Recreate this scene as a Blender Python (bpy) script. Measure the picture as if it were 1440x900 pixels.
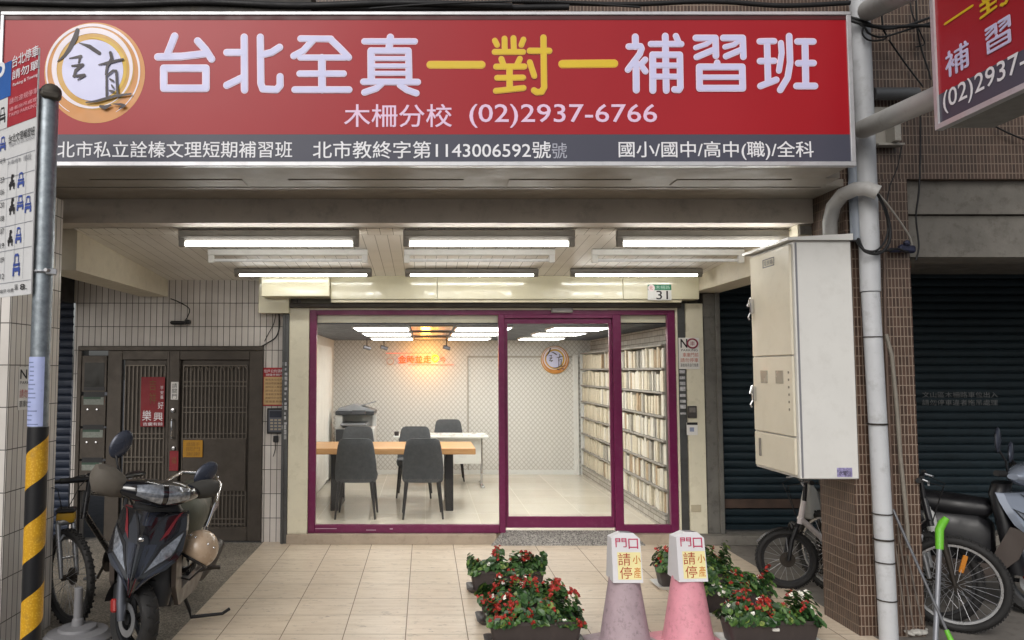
import bpy, bmesh, math, random
from mathutils import Matrix, Vector, Euler
for o in list(bpy.data.objects):
    bpy.data.objects.remove(o)
scene = bpy.context.scene
COL = scene.collection
R = math.radians
PI = math.pi

# ---------------------------------------------------------------- camera, sky, sun, exposure
FPX, CAMH = 1080.0, 1.75
TILT = math.atan(71 / FPX)
cd = bpy.data.cameras.new('camera')
cam = bpy.data.objects.new('camera', cd)
COL.objects.link(cam)
cam.location = (0, 0, CAMH)
cam.rotation_euler = (PI / 2 + TILT, 0, 0)
cd.sensor_width = 36
cd.lens = 36 * FPX / 1440
cd.shift_x = (720 - 598) / 1440
cd.clip_start, cd.clip_end = 0.05, 2000
scene.camera = cam

SUN_EL, SUN_AZ = R(34), R(203)
world = bpy.data.worlds.new('World')
scene.world = world
world.use_nodes = True
wn, wl = world.node_tree.nodes, world.node_tree.links
bg = wn['Background']
sky = wn.new('ShaderNodeTexSky')
sky.sky_type = 'NISHITA'
sky.sun_disc = False
sky.sun_elevation = SUN_EL
sky.sun_rotation = SUN_AZ
sky.air_density, sky.dust_density, sky.ozone_density = 1.0, 4.0, 1.0
hs = wn.new('ShaderNodeHueSaturation')            # overcast: the cloud takes most of the blue out
hs.inputs['Saturation'].default_value = 0.28
wl.new(sky.outputs[0], hs.inputs['Color'])
wl.new(hs.outputs[0], bg.inputs[0])
bg.inputs[1].default_value = 0.071
sd = bpy.data.lights.new('sun', 'SUN')
sd.energy, sd.angle, sd.color = 0.5, R(26), (1.0, 0.97, 0.93)
sun = bpy.data.objects.new('sun', sd)
COL.objects.link(sun)
sun.rotation_euler = Vector((math.sin(SUN_AZ) * math.cos(SUN_EL), math.cos(SUN_AZ) * math.cos(SUN_EL), math.sin(SUN_EL))).to_track_quat('Z', 'Y').to_euler()
vs = scene.view_settings
scene.display_settings.display_device = 'sRGB'
vs.view_transform, vs.look = 'Standard', 'None'
vs.gamma, vs.exposure, vs.use_curve_mapping = 1.0, 0.75, False
scene.cycles.max_bounces = 8
scene.cycles.transparent_max_bounces = 12
scene.cycles.sample_clamp_indirect = 6

# ---------------------------------------------------------------- measuring helpers (photo pixel -> point at a known depth)
def ray(px, py):
    yc = (450 - py) / FPX
    return (px - 598) / FPX, math.cos(TILT) - yc * math.sin(TILT), math.sin(TILT) + yc * math.cos(TILT)
def P(px, py, Y):
    a, b, c = ray(px, py); s = Y / b
    return Vector((a * s, Y, CAMH + c * s))
def G(px, py, z=0.0):
    a, b, c = ray(px, py); s = (z - CAMH) / c
    return Vector((a * s, b * s, z))
def PX(px, py, X):
    a, b, c = ray(px, py); s = X / a
    return Vector((X, b * s, CAMH + c * s))

# ---------------------------------------------------------------- mesh builder
ROOT = {}
class MB:
    def __init__(s): s.bm = bmesh.new()
    def _new(s, vs, faces):
        b = [s.bm.verts.new(v) for v in vs]
        out = []
        for f in faces:
            try: out.append(s.bm.faces.new([b[i] for i in f]))
            except ValueError: pass
        return b, out
    def box(s, c, d, rot=None, bev=0.0, seg=1):
        t = bmesh.new()
        bmesh.ops.create_cube(t, size=1)
        bmesh.ops.scale(t, vec=Vector(d), verts=t.verts)
        if bev > 0:
            bmesh.ops.bevel(t, geom=list(t.edges), offset=min(bev, min(d) * .45), segments=seg, profile=.5, affect='EDGES')
        M = Matrix.Translation(Vector(c))
        if rot is not None:
            M = M @ (rot.to_4x4() if isinstance(rot, Matrix) else Euler(rot).to_matrix().to_4x4())
        t.transform(M)
        s.merge(t); return s
    def b2(s, lo, hi, bev=0.0, seg=1):
        lo, hi = Vector(lo), Vector(hi)
        return s.box((lo + hi) / 2, [abs(x) for x in (hi - lo)], None, bev, seg)
    def merge(s, t):
        me = bpy.data.meshes.new('tmp'); t.to_mesh(me); t.free()
        s.bm.from_mesh(me); bpy.data.meshes.remove(me)
    def tube(s, pts, r, n=10, closed=False, caps=True, flat=None):
        pts = [Vector(p) for p in pts]; m = len(pts)
        rs = r if isinstance(r, (list, tuple)) else [r] * m
        rings = []; nrm = None
        for i, p in enumerate(pts):
            if closed: t = (pts[(i + 1) % m] - pts[i - 1])
            else: t = pts[min(i + 1, m - 1)] - pts[max(i - 1, 0)]
            t.normalize()
            if nrm is None:
                a = Vector((0, 0, 1)) if abs(t.z) < .9 else Vector((1, 0, 0))
                nrm = t.cross(a).normalized()
            nrm = (nrm - t * nrm.dot(t)).normalized()
            bn = t.cross(nrm)
            fl = flat if flat else 1.0
            rings.append([p + (nrm * math.cos(2 * PI * k / n) + bn * math.sin(2 * PI * k / n) * fl) * rs[i] for k in range(n)])
        return s.loft(rings, caps and not closed, closed)
    def loft(s, rings, caps=True, wrap=False, open_ring=False):
        n = len(rings[0])
        V = [[s.bm.verts.new(v) for v in r] for r in rings]
        L = len(V)
        for i in range(L if wrap else L - 1):
            A, B = V[i], V[(i + 1) % L]
            for k in range(n - 1 if open_ring else n):
                q = (A[k], A[(k + 1) % n], B[(k + 1) % n], B[k])
                try: s.bm.faces.new(q)
                except ValueError: pass
        if caps and not open_ring:
            for r in (V[0], V[-1]):
                try: s.bm.faces.new(r)
                except ValueError: pass
        return s
    def lathe(s, prof, n=24, M=Matrix(), caps=True):
        rings = [[M @ Vector((r * math.cos(2 * PI * k / n), r * math.sin(2 * PI * k / n), z)) for k in range(n)] for r, z in prof]
        return s.loft(rings, caps)
    def cyl(s, a, b, r, n=16): return s.tube([a, b], r, n)
    def prism(s, poly, M, depth):
        lo = [M @ Vector((x, y, 0)) for x, y in poly]; hi = [M @ Vector((x, y, depth)) for x, y in poly]
        return s.loft([lo, hi], True)
    def ball(s, c, r, seg=16, rings=10, M=None):
        t = bmesh.new()
        bmesh.ops.create_uvsphere(t, u_segments=seg, v_segments=rings, radius=1)
        d = r if isinstance(r, (list, tuple)) else (r, r, r)
        bmesh.ops.scale(t, vec=Vector(d), verts=t.verts)
        if M is not None: t.transform(M)
        t.transform(Matrix.Translation(Vector(c)))
        s.merge(t); return s
    def quad(s, *p):
        s._new([Vector(x) for x in p], [tuple(range(len(p)))]); return s
    def build(s, name, mat, parent=None, smooth=None, world=True, fixn=True, at=None):
        bm = s.bm
        if fixn: bmesh.ops.recalc_face_normals(bm, faces=bm.faces)
        me = bpy.data.meshes.new(name)
        o = bpy.data.objects.new(name, me); COL.objects.link(o)
        if parent is not None:
            M = ROOT.get(parent.name, Matrix())
            ROOT[o.name] = M
            o.parent = parent
            if world: bm.transform(M.inverted())
        elif at is not None:
            M = Matrix.Translation(Vector(at)); ROOT[o.name] = M
            o.matrix_world = M
            if world: bm.transform(M.inverted())
        else:
            xs = [v.co for v in bm.verts]
            c = Vector((sum(min(v[i] for v in xs) + max(v[i] for v in xs) for i in (0,)) / 2,
                        (min(v.y for v in xs) + max(v.y for v in xs)) / 2, min(v.z for v in xs)))
            M = Matrix.Translation(c); ROOT[o.name] = M
            o.location = c; bm.transform(M.inverted())
        bm.to_mesh(me); bm.free()
        me.materials.append(mat)
        if smooth is not None:
            me.polygons.foreach_set('use_smooth', [True] * len(me.polygons))
            try: me.set_sharp_from_angle(angle=R(smooth))
            except Exception: pass
        me.update()
        return o

def tag(o, label=None, cat=None, group=None, kind=None):
    if label: o['label'] = label
    if cat: o['category'] = cat
    if group: o['group'] = group
    if kind: o['kind'] = kind
    return o
def thing(name, label, cat, loc=(0, 0, 0), rz=0.0, group=None):
    o = bpy.data.objects.new(name, None); COL.objects.link(o)
    o.empty_display_size = .1
    o.location = loc; o.rotation_euler = (0, 0, rz)
    ROOT[o.name] = Matrix.Translation(Vector(loc)) @ Matrix.Rotation(rz, 4, 'Z')
    return tag(o, label, cat, group)
def copy_tree(o, parent=None):
    c = o.copy(); COL.objects.link(c)
    if parent is not None: c.parent = parent
    for ch in list(o.children): copy_tree(ch, c)
    return c

# ---------------------------------------------------------------- materials
def srgb(h):
    if isinstance(h, str):
        h = h.lstrip('#'); h = [int(h[i:i + 2], 16) for i in (0, 2, 4)]
    f = lambda c: c / 12.92 if c <= .04045 else ((c + .055) / 1.055) ** 2.4
    return tuple(f(c / 255) for c in h) + (1,)
class NT:
    def __init__(s, name):
        s.m = bpy.data.materials.new(name); s.m.use_nodes = True
        s.n, s.l = s.m.node_tree.nodes, s.m.node_tree.links
        s.b = s.n['Principled BSDF']; s.out = s.n['Material Output']
    def node(s, t, **kw):
        x = s.n.new(t)
        for k, v in kw.items():
            if k.startswith('i_'): x.inputs[k[2:].replace('_', ' ')].default_value = v
            else: setattr(x, k, v)
        return x
    def link(s, a, b): s.l.new(a, b); return s
    def coord(s, kind='Object'):
        return s.node('ShaderNodeTexCoord').outputs[kind]
    def noise(s, vec, scale, detail=4, rough=.55):
        x = s.node('ShaderNodeTexNoise'); x.inputs['Scale'].default_value = scale
        x.inputs['Detail'].default_value = detail; x.inputs['Roughness'].default_value = rough
        s.link(vec, x.inputs['Vector']); return x
    def ramp(s, fac, stops):
        x = s.node('ShaderNodeValToRGB'); e = x.color_ramp.elements
        while len(e) < len(stops): e.new(.5)
        for k, (p, c) in enumerate(stops): e[k].position = p; e[k].color = c
        s.link(fac, x.inputs[0]); return x.outputs[0]
    def mix(s, fac, a, b, mode='MIX'):
        x = s.node('ShaderNodeMix', data_type='RGBA', blend_type=mode)
        for sock, v in ((x.inputs[0], fac), (x.inputs[6], a), (x.inputs[7], b)):
            if hasattr(v, 'links'): s.link(v, sock)
            else: sock.default_value = v
        return x.outputs[2]
    def math(s, op, a, b=0.0):
        x = s.node('ShaderNodeMath', operation=op)
        for sock, v in ((x.inputs[0], a), (x.inputs[1], b)):
            if hasattr(v, 'links'): s.link(v, sock)
            else: sock.default_value = v
        return x.outputs[0]
    def bump(s, h, strength=.3, dist=.01):
        x = s.node('ShaderNodeBump'); x.inputs['Strength'].default_value = strength
        x.inputs['Distance'].default_value = dist
        s.link(h, x.inputs['Height']); s.link(x.outputs[0], s.b.inputs['Normal'])
    def vec(s, v, scale=(1, 1, 1), loc=(0, 0, 0)):
        x = s.node('ShaderNodeMapping'); x.inputs['Scale'].default_value = scale; x.inputs['Location'].default_value = loc
        s.link(v, x.inputs[0]); return x.outputs[0]
    def wallvec(s):
        # (along the wall, height) for any upright wall, picked from the face normal
        g = s.node('ShaderNodeNewGeometry'); sp = s.node('ShaderNodeSeparateXYZ'); s.link(g.outputs['Position'], sp.inputs[0])
        sn = s.node('ShaderNodeSeparateXYZ'); s.link(g.outputs['True Normal'], sn.inputs[0])
        side = s.math('GREATER_THAN', s.math('ABSOLUTE', sn.outputs[0]), .6)
        flat = s.math('GREATER_THAN', s.math('ABSOLUTE', sn.outputs[2]), .7)
        u = s.math('ADD', s.math('MULTIPLY', sp.outputs[1], side), s.math('MULTIPLY', sp.outputs[0], s.math('SUBTRACT', 1.0, side)))
        v = s.math('ADD', s.math('MULTIPLY', sp.outputs[1], flat), s.math('MULTIPLY', sp.outputs[2], s.math('SUBTRACT', 1.0, flat)))
        c = s.node('ShaderNodeCombineXYZ'); s.link(u, c.inputs[0]); s.link(v, c.inputs[1])
        return c.outputs[0], g.outputs['Position']
MATS = {}
def mat(name, col, rough=.5, metal=0.0, var=.12, scale=6.0, bump=0.0, bscale=60.0, dirt=0.0, dirtcol='3a3228', spec=None, coat=0.0, rvar=.1):
    if name in MATS: return MATS[name]
    t = NT(name); c = srgb(col); v = t.coord()
    n1 = t.noise(v, scale, 5).outputs[0]
    lo = tuple(x * (1 - var) for x in c[:3]) + (1,); hi = tuple(min(1, x * (1 + var)) for x in c[:3]) + (1,)
    base = t.ramp(n1, [(.3, lo), (.7, hi)])
    if dirt > 0:
        n2 = t.noise(v, scale * 2.7, 8, .7).outputs[0]
        msk = t.ramp(n2, [(.52, (0, 0, 0, 1)), (.75, (dirt, dirt, dirt, 1))])
        base = t.mix(msk, base, srgb(dirtcol))
    t.link(base, t.b.inputs['Base Color'])
    rr = t.ramp(t.noise(v, scale * 1.7, 3).outputs[0], [(.3, (max(0, rough - rvar),) * 3 + (1,)), (.7, (min(1, rough + rvar),) * 3 + (1,))])
    t.link(rr, t.b.inputs['Roughness'])
    t.b.inputs['Metallic'].default_value = metal
    if spec is not None: t.b.inputs['Specular IOR Level'].default_value = spec
    if coat: t.b.inputs['Coat Weight'].default_value = coat; t.b.inputs['Coat Roughness'].default_value = .04
    if bump > 0: t.bump(t.noise(v, bscale, 4).outputs[0], bump, .004)
    MATS[name] = t.m
    return t.m
def emit(name, col, strength):
    if name in MATS: return MATS[name]
    t = NT(name); c = srgb(col)
    t.b.inputs['Base Color'].default_value = c
    t.b.inputs['Emission Color'].default_value = c
    t.b.inputs['Emission Strength'].default_value = strength
    MATS[name] = t.m; return t.m
def tiles(name, tw, th, c1, c2, grout, mortar=.004, offset=0.0, rough=.35, bump=.5, bias=0.0, dirt=.3, dirtcol='4a4238', loc=(0, 0, 0), squash=1.0, freq=2):
    t = NT(name); uv, pos = t.wallvec()
    m = t.vec(uv, loc=loc)
    b = t.node('ShaderNodeTexBrick', offset=offset, squash=squash, squash_frequency=freq)
    b.inputs['Scale'].default_value = 1.0
    b.inputs['Brick Width'].default_value = tw; b.inputs['Row Height'].default_value = th
    b.inputs['Mortar Size'].default_value = mortar; b.inputs['Mortar Smooth'].default_value = .15
    b.inputs['Bias'].default_value = bias
    b.inputs['Color1'].default_value = srgb(c1); b.inputs['Color2'].default_value = srgb(c2); b.inputs['Mortar'].default_value = srgb(grout)
    t.link(m, b.inputs['Vector'])
    n = t.noise(pos, 1.3, 6, .65).outputs[0]
    msk = t.ramp(n, [(.42, (0, 0, 0, 1)), (.72, (dirt, dirt, dirt, 1))])
    base = t.mix(msk, b.outputs['Color'], srgb(dirtcol))
    t.link(base, t.b.inputs['Base Color'])
    rr = t.ramp(b.outputs['Fac'], [(0, (rough,) * 3 + (1,)), (1, (.85,) * 3 + (1,))])
    t.link(rr, t.b.inputs['Roughness'])
    t.bump(t.math('SUBTRACT', t.math('MULTIPLY', t.noise(pos, 30, 2).outputs[0], .12), b.outputs['Fac']), bump, .004)
    MATS[name] = t.m; return t.m

M = dict(
    brown_tile=tiles('brown_mosaic_tile', .024, .066, '3d2c23', '574135', '8a7a6c', .0032, 0.0, .42, .6, dirt=.45, dirtcol='2f241c'),
    white_tile=tiles('white_strip_tile', .0635, .245, 'd4cec8', 'c4bdb7', '45423f', .0035, 0.0, .35, .5, dirt=.35, dirtcol='7a7068'),
    pillar_tile=tiles('pale_strip_tile', .06, .262, 'd8d3cd', 'c9c4be', '5b5753', .0035, 0.0, .3, .5, dirt=.25, dirtcol='8a8178', loc=(.01, .05, 0)),
    cream=mat('cream_panel', 'd9d3bd', .32, dirt=.12, dirtcol='8b8068', var=.04),
    cream_matt=mat('cream_paint', 'd2cab6', .6, dirt=.2, dirtcol='857a66', var=.05),
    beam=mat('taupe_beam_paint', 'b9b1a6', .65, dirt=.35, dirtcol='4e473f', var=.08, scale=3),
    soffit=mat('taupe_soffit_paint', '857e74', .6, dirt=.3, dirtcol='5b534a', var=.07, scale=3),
    concrete=mat('grey_concrete', '77736c', .85, dirt=.5, var=.18, bump=.4),
    alu=mat('aluminium_trim', 'b9babd', .38, .85, dirt=.2, var=.06),
    galv=mat('galvanised_steel', '8d959b', .42, .75, var=.25, scale=30, dirt=.25, dirtcol='5a5148'),
    steel=mat('dull_stainless_steel', '4d4741', .42, .6, dirt=.35, dirtcol='2d2824', var=.12, scale=9),
    darksteel=mat('dark_steel', '3c3733', .5, .6, dirt=.3, var=.15),
    chrome=mat('chrome', 'd0d0d2', .14, 1.0, var=.04),
    purple=mat('purple_frame_paint', '6a1748', .38, .1, var=.06, dirt=.08, dirtcol='b59aa8'),
    black=mat('black_plastic', '17171a', .45, var=.25),
    rubber=mat('black_rubber', '1c1b1b', .75, var=.25, bump=.25, bscale=90),
    cable=mat('black_cable', '141416', .6, var=.3),
    white=mat('white_plastic', 'd9d9d6', .4, var=.04, dirt=.1),
    paper=mat('white_paper', 'dedcd8', .75, var=.03),
    pvc=mat('grey_pvc_pipe', 'a9a8a6', .5, dirt=.4, dirtcol='6b6257', var=.06, scale=4),
    pvcwhite=mat('pale_pvc_pipe', 'b8babd', .5, dirt=.35, dirtcol='5e564d', var=.06, scale=4),
    ink=mat('black_ink', '1f1d1f', .7, var=.05),
    red_ink=mat('red_ink', 'b3222c', .6, var=.05),
    grey_ink=mat('grey_ink', '77777c', .7, var=.05),
    white_vinyl=mat('white_vinyl', 'e6e6ea', .45, var=.02),
)
FONT = None
def txt(name, body, mt, o, u, v, w, h, parent=None, weight=.0, align='fit', world=True, ex=0.0):
    """lettering filling the w x h box whose lower left corner is o, along u (right) and v (up)"""
    c = bpy.data.curves.new('tmp', 'FONT'); c.body = body; c.size = 1.0
    c.fill_mode = 'BOTH' if ex else 'FRONT'
    c.resolution_u = 3; c.extrude = ex
    ob = bpy.data.objects.new('tmp', c); COL.objects.link(ob)
    dg = bpy.context.evaluated_depsgraph_get()
    me = bpy.data.meshes.new_from_object(ob.evaluated_get(dg))
    bpy.data.objects.remove(ob); bpy.data.curves.remove(c)
    xs = [q.co.x for q in me.vertices]; ys = [q.co.y for q in me.vertices]
    if not xs: return None
    x0, x1, y0, y1 = min(xs), max(xs), min(ys), max(ys)
    sx, sy = w / (x1 - x0), h / max(1e-6, y1 - y0)
    if align == 'keep': sx = sy = min(sx, sy)
    u, v, o = Vector(u).normalized(), Vector(v).normalized(), Vector(o)
    nrm = u.cross(v)
    bm = bmesh.new(); bm.from_mesh(me); bpy.data.meshes.remove(me)
    for q in bm.verts:
        a, b, z = q.co
        q.co = o + u * ((a - x0) * sx) + v * ((b - y0) * sy) + nrm * z
    m = MB(); m.bm.free(); m.bm = bm
    if weight > 0:                                   # bolder: shifted copies, each a hair prouder than the last
        base = bm.copy(); wd = weight * h * 1.1
        for k, (a, b) in enumerate(((1, 0), (0, 1), (1, 1), (.5, .5))):
            t = base.copy(); t.transform(Matrix.Translation(u * (a * wd) + v * (b * wd) + nrm * (.0002 * (k + 1)))); m.merge(t)
        base.free()
    return m.build(name, mt, parent, world=world, fixn=False)
def stroke_mesh(m, strokes, f, nrm, step=.00035, n=9):
    """round-ended brush strokes; strokes = [[(x,y,halfwidth)...]], f maps (x,y) to a point of the sheet"""
    k = 0
    for st in strokes:
        for i in range(len(st)):
            x, y, r = st[i]
            off = Vector(nrm) * (k * step); k += 1
            c = [f(x + r * math.cos(2 * PI * j / 14), y + r * math.sin(2 * PI * j / 14)) + off for j in range(14)]
            m.quad(*c)
            if i + 1 < len(st):
                x2, y2, r2 = st[i + 1]; dx, dy = x2 - x, y2 - y; L = math.hypot(dx, dy) or 1
                nx, ny = -dy / L, dx / L
                off = Vector(nrm) * (k * step); k += 1
                m.quad(*[f(*q) + off for q in ((x + nx * r, y + ny * r), (x2 + nx * r2, y2 + ny * r2), (x2 - nx * r2, y2 - ny * r2), (x - nx * r, y - ny * r))])
    return m
# ================================================================ ground
YP, YW = 5.19, 7.97                      # front of the pillars, face of the back wall
def floor_mat():
    t = NT('glazed_floor_tile'); g = t.node('ShaderNodeNewGeometry').outputs['Position']
    m = t.vec(g, loc=(.13 + .41 * 8, -5.223 + .4 * 14, 0))
    b = t.node('ShaderNodeTexBrick', offset=0.0)
    b.inputs['Scale'].default_value = 1; b.inputs['Brick Width'].default_value = .41; b.inputs['Row Height'].default_value = .4
    b.inputs['Mortar Size'].default_value = .0036; b.inputs['Mortar Smooth'].default_value = .2
    b.inputs['Color1'].default_value = srgb('d6c8b5'); b.inputs['Color2'].default_value = srgb('cebfab'); b.inputs['Mortar'].default_value = srgb('6e5c48')
    t.link(m, b.inputs['Vector'])
    streak = t.noise(t.vec(g, scale=(2.2, 14, 1)), 1.6, 7, .68).outputs[0]
    c = t.mix(t.ramp(streak, [(.45, (0, 0, 0, 1)), (.78, (.55, .55, .55, 1))]), b.outputs['Color'], srgb('ab9781'))
    scuff = t.noise(t.vec(g, scale=(5, 11, 1)), 2.4, 9, .75).outputs[0]
    c = t.mix(t.ramp(scuff, [(.58, (0, 0, 0, 1)), (.68, (.85, .85, .85, 1))]), c, srgb('5f5146'))
    smu = t.noise(t.vec(g, scale=(1.6, 3.2, 1), loc=(3, 7, 0)), 3.4, 10, .78).outputs[0]
    c = t.mix(t.ramp(smu, [(.57, (0, 0, 0, 1)), (.66, (.6, .6, .6, 1))]), c, srgb('77685a'))
    drag = t.noise(t.vec(g, scale=(1.1, 26, 1), loc=(1, 2, 0)), 2.0, 6, .7).outputs[0]
    c = t.mix(t.ramp(drag, [(.66, (0, 0, 0, 1)), (.72, (.6, .6, .6, 1))]), c, srgb('5e5045'))
    big = t.noise(g, .8, 4).outputs[0]
    c = t.mix(t.ramp(big, [(.4, (0, 0, 0, 1)), (.75, (.3, .3, .3, 1))]), c, srgb('8a7a69'))
    t.link(c, t.b.inputs['Base Color'])
    t.link(t.ramp(t.math('MAXIMUM', b.outputs['Fac'], t.math('MULTIPLY', streak, .8)), [(.2, (.3, .3, .3, 1)), (.8, (.6, .6, .6, 1))]), t.b.inputs['Roughness'])
    t.bump(t.math('SUBTRACT', t.math('MULTIPLY', streak, .25), b.outputs['Fac']), .35, .003)
    return t.m
def speckle(name, c1, c2, c3, sc=90):
    t = NT(name); g = t.node('ShaderNodeNewGeometry').outputs['Position']
    v = t.node('ShaderNodeTexVoronoi'); v.inputs['Scale'].default_value = sc; t.link(g, v.inputs['Vector'])
    sp = t.node('ShaderNodeSeparateXYZ'); t.link(v.outputs['Color'], sp.inputs[0])
    c = t.ramp(sp.outputs[0], [(.0, srgb(c1)), (.45, srgb(c2)), (.85, srgb(c3))])
    n = t.noise(g, 1.5, 7, .7).outputs[0]
    c = t.mix(t.ramp(n, [(.45, (0, 0, 0, 1)), (.8, (.6, .6, .6, 1))]), c, srgb('403b35'))
    t.link(c, t.b.inputs['Base Color']); t.b.inputs['Roughness'].default_value = .7
    t.bump(v.outputs['Distance'], .4, .004)
    return t.m
granite = speckle('speckled_granite', '4e4c4a', '807d79', 'a5a19b', 130)
tag(MB().quad((-150, -150, -.13), (150, -150, -.13), (150, 150, -.13), (-150, 150, -.13)).build('road', mat('asphalt', '46464a', .9, bump=.5)), kind='structure')
tag(MB().b2((-1.65, 3.4, -.12), (2.95, 8.2, .004)).build('floor', floor_mat()), kind='structure')
tag(MB().b2((-8, 3.4, -.12), (-1.65, 8.2, 0)).build('pavement', speckle('washed_pebble', '5d574e', '7d766b', '9b9387', 110)), kind='structure')
tag(MB().b2((2.95, 3.4, -.12), (9, 8.2, 0)).build('pavement', mat('grey_cement', '75706a', .85, dirt=.5, var=.15, bump=.3, scale=4)), kind='structure')
tag(MB().b2((-1.46, 8.0, -.1), (2.9, 12.6, .1)).build('floor', tiles('room_floor_tile', .6, .6, 'cfc8ba', 'c8c0b1', 'b0a797', .003, 0, .16, .1, dirt=.12)), kind='structure')

# ================================================================ the building
bld = thing('arcade_building', 'brown mosaic tiled shophouse with an open arcade and a purple framed glass shopfront', 'building', (0, 5.2, 0))
MB().b2((2.866, YP, 0), (3.30, 5.64, 3.06)).build('pillar', M['brown_tile'], bld)
o = MB().b2((-3.1, 4.78, 0), (-2.585, 5.42, 2.96)).build("pillar", M["pillar_tile"], bld); o["label"] = "pillar faced with white strip tiles"
m = MB().b2((-8, YP + .006, 3.062), (9, 13, 6.5)); m.build('upper_wall', M['brown_tile'], bld)
MB().b2((-8, 5.6, 2.835), (2.86, 5.85, 3.058)).build('beam', M['beam'], bld)
# soffit between the sign box and the beam: two strips and shallow access panels
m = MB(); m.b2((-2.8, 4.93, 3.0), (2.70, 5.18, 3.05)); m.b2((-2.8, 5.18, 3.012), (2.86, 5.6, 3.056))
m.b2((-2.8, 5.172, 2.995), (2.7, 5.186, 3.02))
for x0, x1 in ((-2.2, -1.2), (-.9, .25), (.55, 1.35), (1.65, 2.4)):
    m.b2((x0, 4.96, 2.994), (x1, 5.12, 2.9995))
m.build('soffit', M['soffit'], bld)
# right bay beam
m = MB(); m.b2((3.302, YP + .06, 2.83), (9, 5.62, 3.06)); m.b2((3.302, YP + .09, 2.535), (9, 5.6, 2.822))
m.build('beam', M['concrete'], bld)
MB().b2((2.78, 5.64, 2.76), (9, 8.2, 2.82)).build('ceiling', M['concrete'], bld)
# sloping arcade ceiling of narrow white boards
t = NT('ceiling_boards'); g = t.node('ShaderNodeNewGeometry').outputs['Position']
b = t.node('ShaderNodeTexBrick', offset=.5); b.inputs['Scale'].default_value = 1
b.inputs['Brick Width'].default_value = .1; b.inputs['Row Height'].default_value = 4; b.inputs['Mortar Size'].default_value = .0022
b.inputs['Color1'].default_value = srgb('e6e2da'); b.inputs['Color2'].default_value = srgb('dfdad0'); b.inputs['Mortar'].default_value = srgb('7d7464')
t.link(t.vec(g, loc=(0, -2, 0)), b.inputs['Vector'])
c = t.mix(t.ramp(t.noise(g, 1.2, 6, .65).outputs[0], [(.45, (0, 0, 0, 1)), (.8, (.35, .35, .35, 1))]), b.outputs['Color'], srgb('8f826c'))
t.link(c, t.b.inputs['Base Color']); t.b.inputs['Roughness'].default_value = .45
CEILM = t.m
def ceil_z(y): return 2.828 - (y - 5.72) * (2.828 - 2.69) / (YW - 5.72)
m = MB()
for xa, xb in ((-2.68, 2.77),):
    m.loft([[(xa, 5.8, 2.83), (xb, 5.8, 2.83), (xb, 5.8, 2.95), (xa, 5.8, 2.95)], [(xa, YW + .1, ceil_z(YW + .1)), (xb, YW + .1, ceil_z(YW + .1)), (xb, YW + .1, 2.95), (xa, YW + .1, 2.95)]])
m.build('ceiling', CEILM, bld)
MB().b2((-8, 5.86, 2.72), (-2.97, 8.2, 2.9)).build('ceiling', M['cream_matt'], bld)
MB().b2((-2.97, 5.862, 2.518), (-2.682, YW, 2.9)).build('beam', M['cream_matt'], bld)
MB().b2((2.772, 5.66, 2.555), (3.05, YW, 2.9)).build('beam', M['cream_matt'], bld)
# back walls
gx = lambda px: P(px, 600, YW - .02).x
gz = lambda py: P(600, py, YW - .02).z
m = MB()
m.b2((-3.64, YW, 2.005), (-1.30, 8.2, 2.95)); m.b2((-1.672, YW, 0), (-1.402, 8.2, 2.005)); m.b2((-3.64, YW, 0), (-3.59, 8.2, 2.005))
m.build('tiled_wall', M['white_tile'], bld)
MB().b2((-8, YW + .06, 2.47), (-3.64, 8.2, 2.95)).build('wall', M['beam'], bld)
m = MB(); m.b2((-1.30, YW + .1, 2.40), (3.3, 8.25, 2.95)); m.b2((2.95, YW + .12, 2.4), (9, 8.3, 2.9)); m.build('wall', M['concrete'], bld)
# roller shutters
def shutter(x0, x1, z0, z1, y, mt, pitch=.082):
    m = MB(); rows = []; z = z0
    while z < z1:
        for f, d in ((0, .014), (.12, 0), (.32, -.004), (.62, -.004), (.85, .0), (.97, .014)):
            rows.append([(x0, y + d, z + f * pitch), (x1, y + d, z + f * pitch)])
        z += pitch
    m.loft(rows, False, False, True)
    m.b2((x0, y - .02, z0 - .05), (x1, y + .03, z0 + .0))
    return m.build('roller_shutter', mt, bld)
teal = mat('dark_teal_shutter_paint', '1c2b32', .45, .2, var=.15, dirt=.45, dirtcol='15191b', scale=2.5)
navy = mat('dark_navy_shutter_paint', '1c2638', .5, .2, var=.15, dirt=.3, dirtcol='14161a', scale=2.5)
sh = shutter(3.04, 9, .17, 2.75, YW + .06, teal)
m = MB(); m.b2((3.04, YW + .025, .34), (9, YW + .05, .43)); m.build('bottom_rail', mat('rusty_brown_rail', '4b3a31', .7, var=.3, dirt=.4), sh)
shutter(-8, -3.68, .1, 2.47, YW + .05, navy)
m = MB(); m.b2((-3.74, 7.55, 2.44), (-3.62, 7.9, 2.70), .01); m.build('shutter_motor_box', M['black'], bld)
m = MB(); m.b2((2.875, YW - .05, .1), (3.03, YW + .2, 2.55), .006); m.b2((2.99, YW - .085, .1), (3.035, YW - .05, 2.55), .004); m.b2((2.86, YW - .06, 2.3), (2.99, YW - .04, 2.42), .004)
m.build('shutter_guide', mat('grimy_grey_steel', '6f6d68', .6, .3, var=.2, dirt=.6, dirtcol='3f3a33', scale=5), bld)
MB().b2((2.6, 7.80, 0), (9, 8.2, .1), .008).build('step', M['concrete'], bld)
for xa_, xb_ in ((-1.40, .72), (2.12, 2.598)): MB().b2((xa_, 7.86, 0), (xb_, 8.02, .1), .004).build('step', mat('beige_step_tile', 'a89a89', .5, dirt=.3, var=.1), bld)
m = MB(); m.loft([[(.66, 7.80, 0), (2.2, 7.80, 0), (2.2, 7.81, .012), (.66, 7.81, .012)], [(.80, 7.935, 0), (2.06, 7.935, 0), (2.06, 7.935, .128), (.80, 7.935, .128)]])
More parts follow.
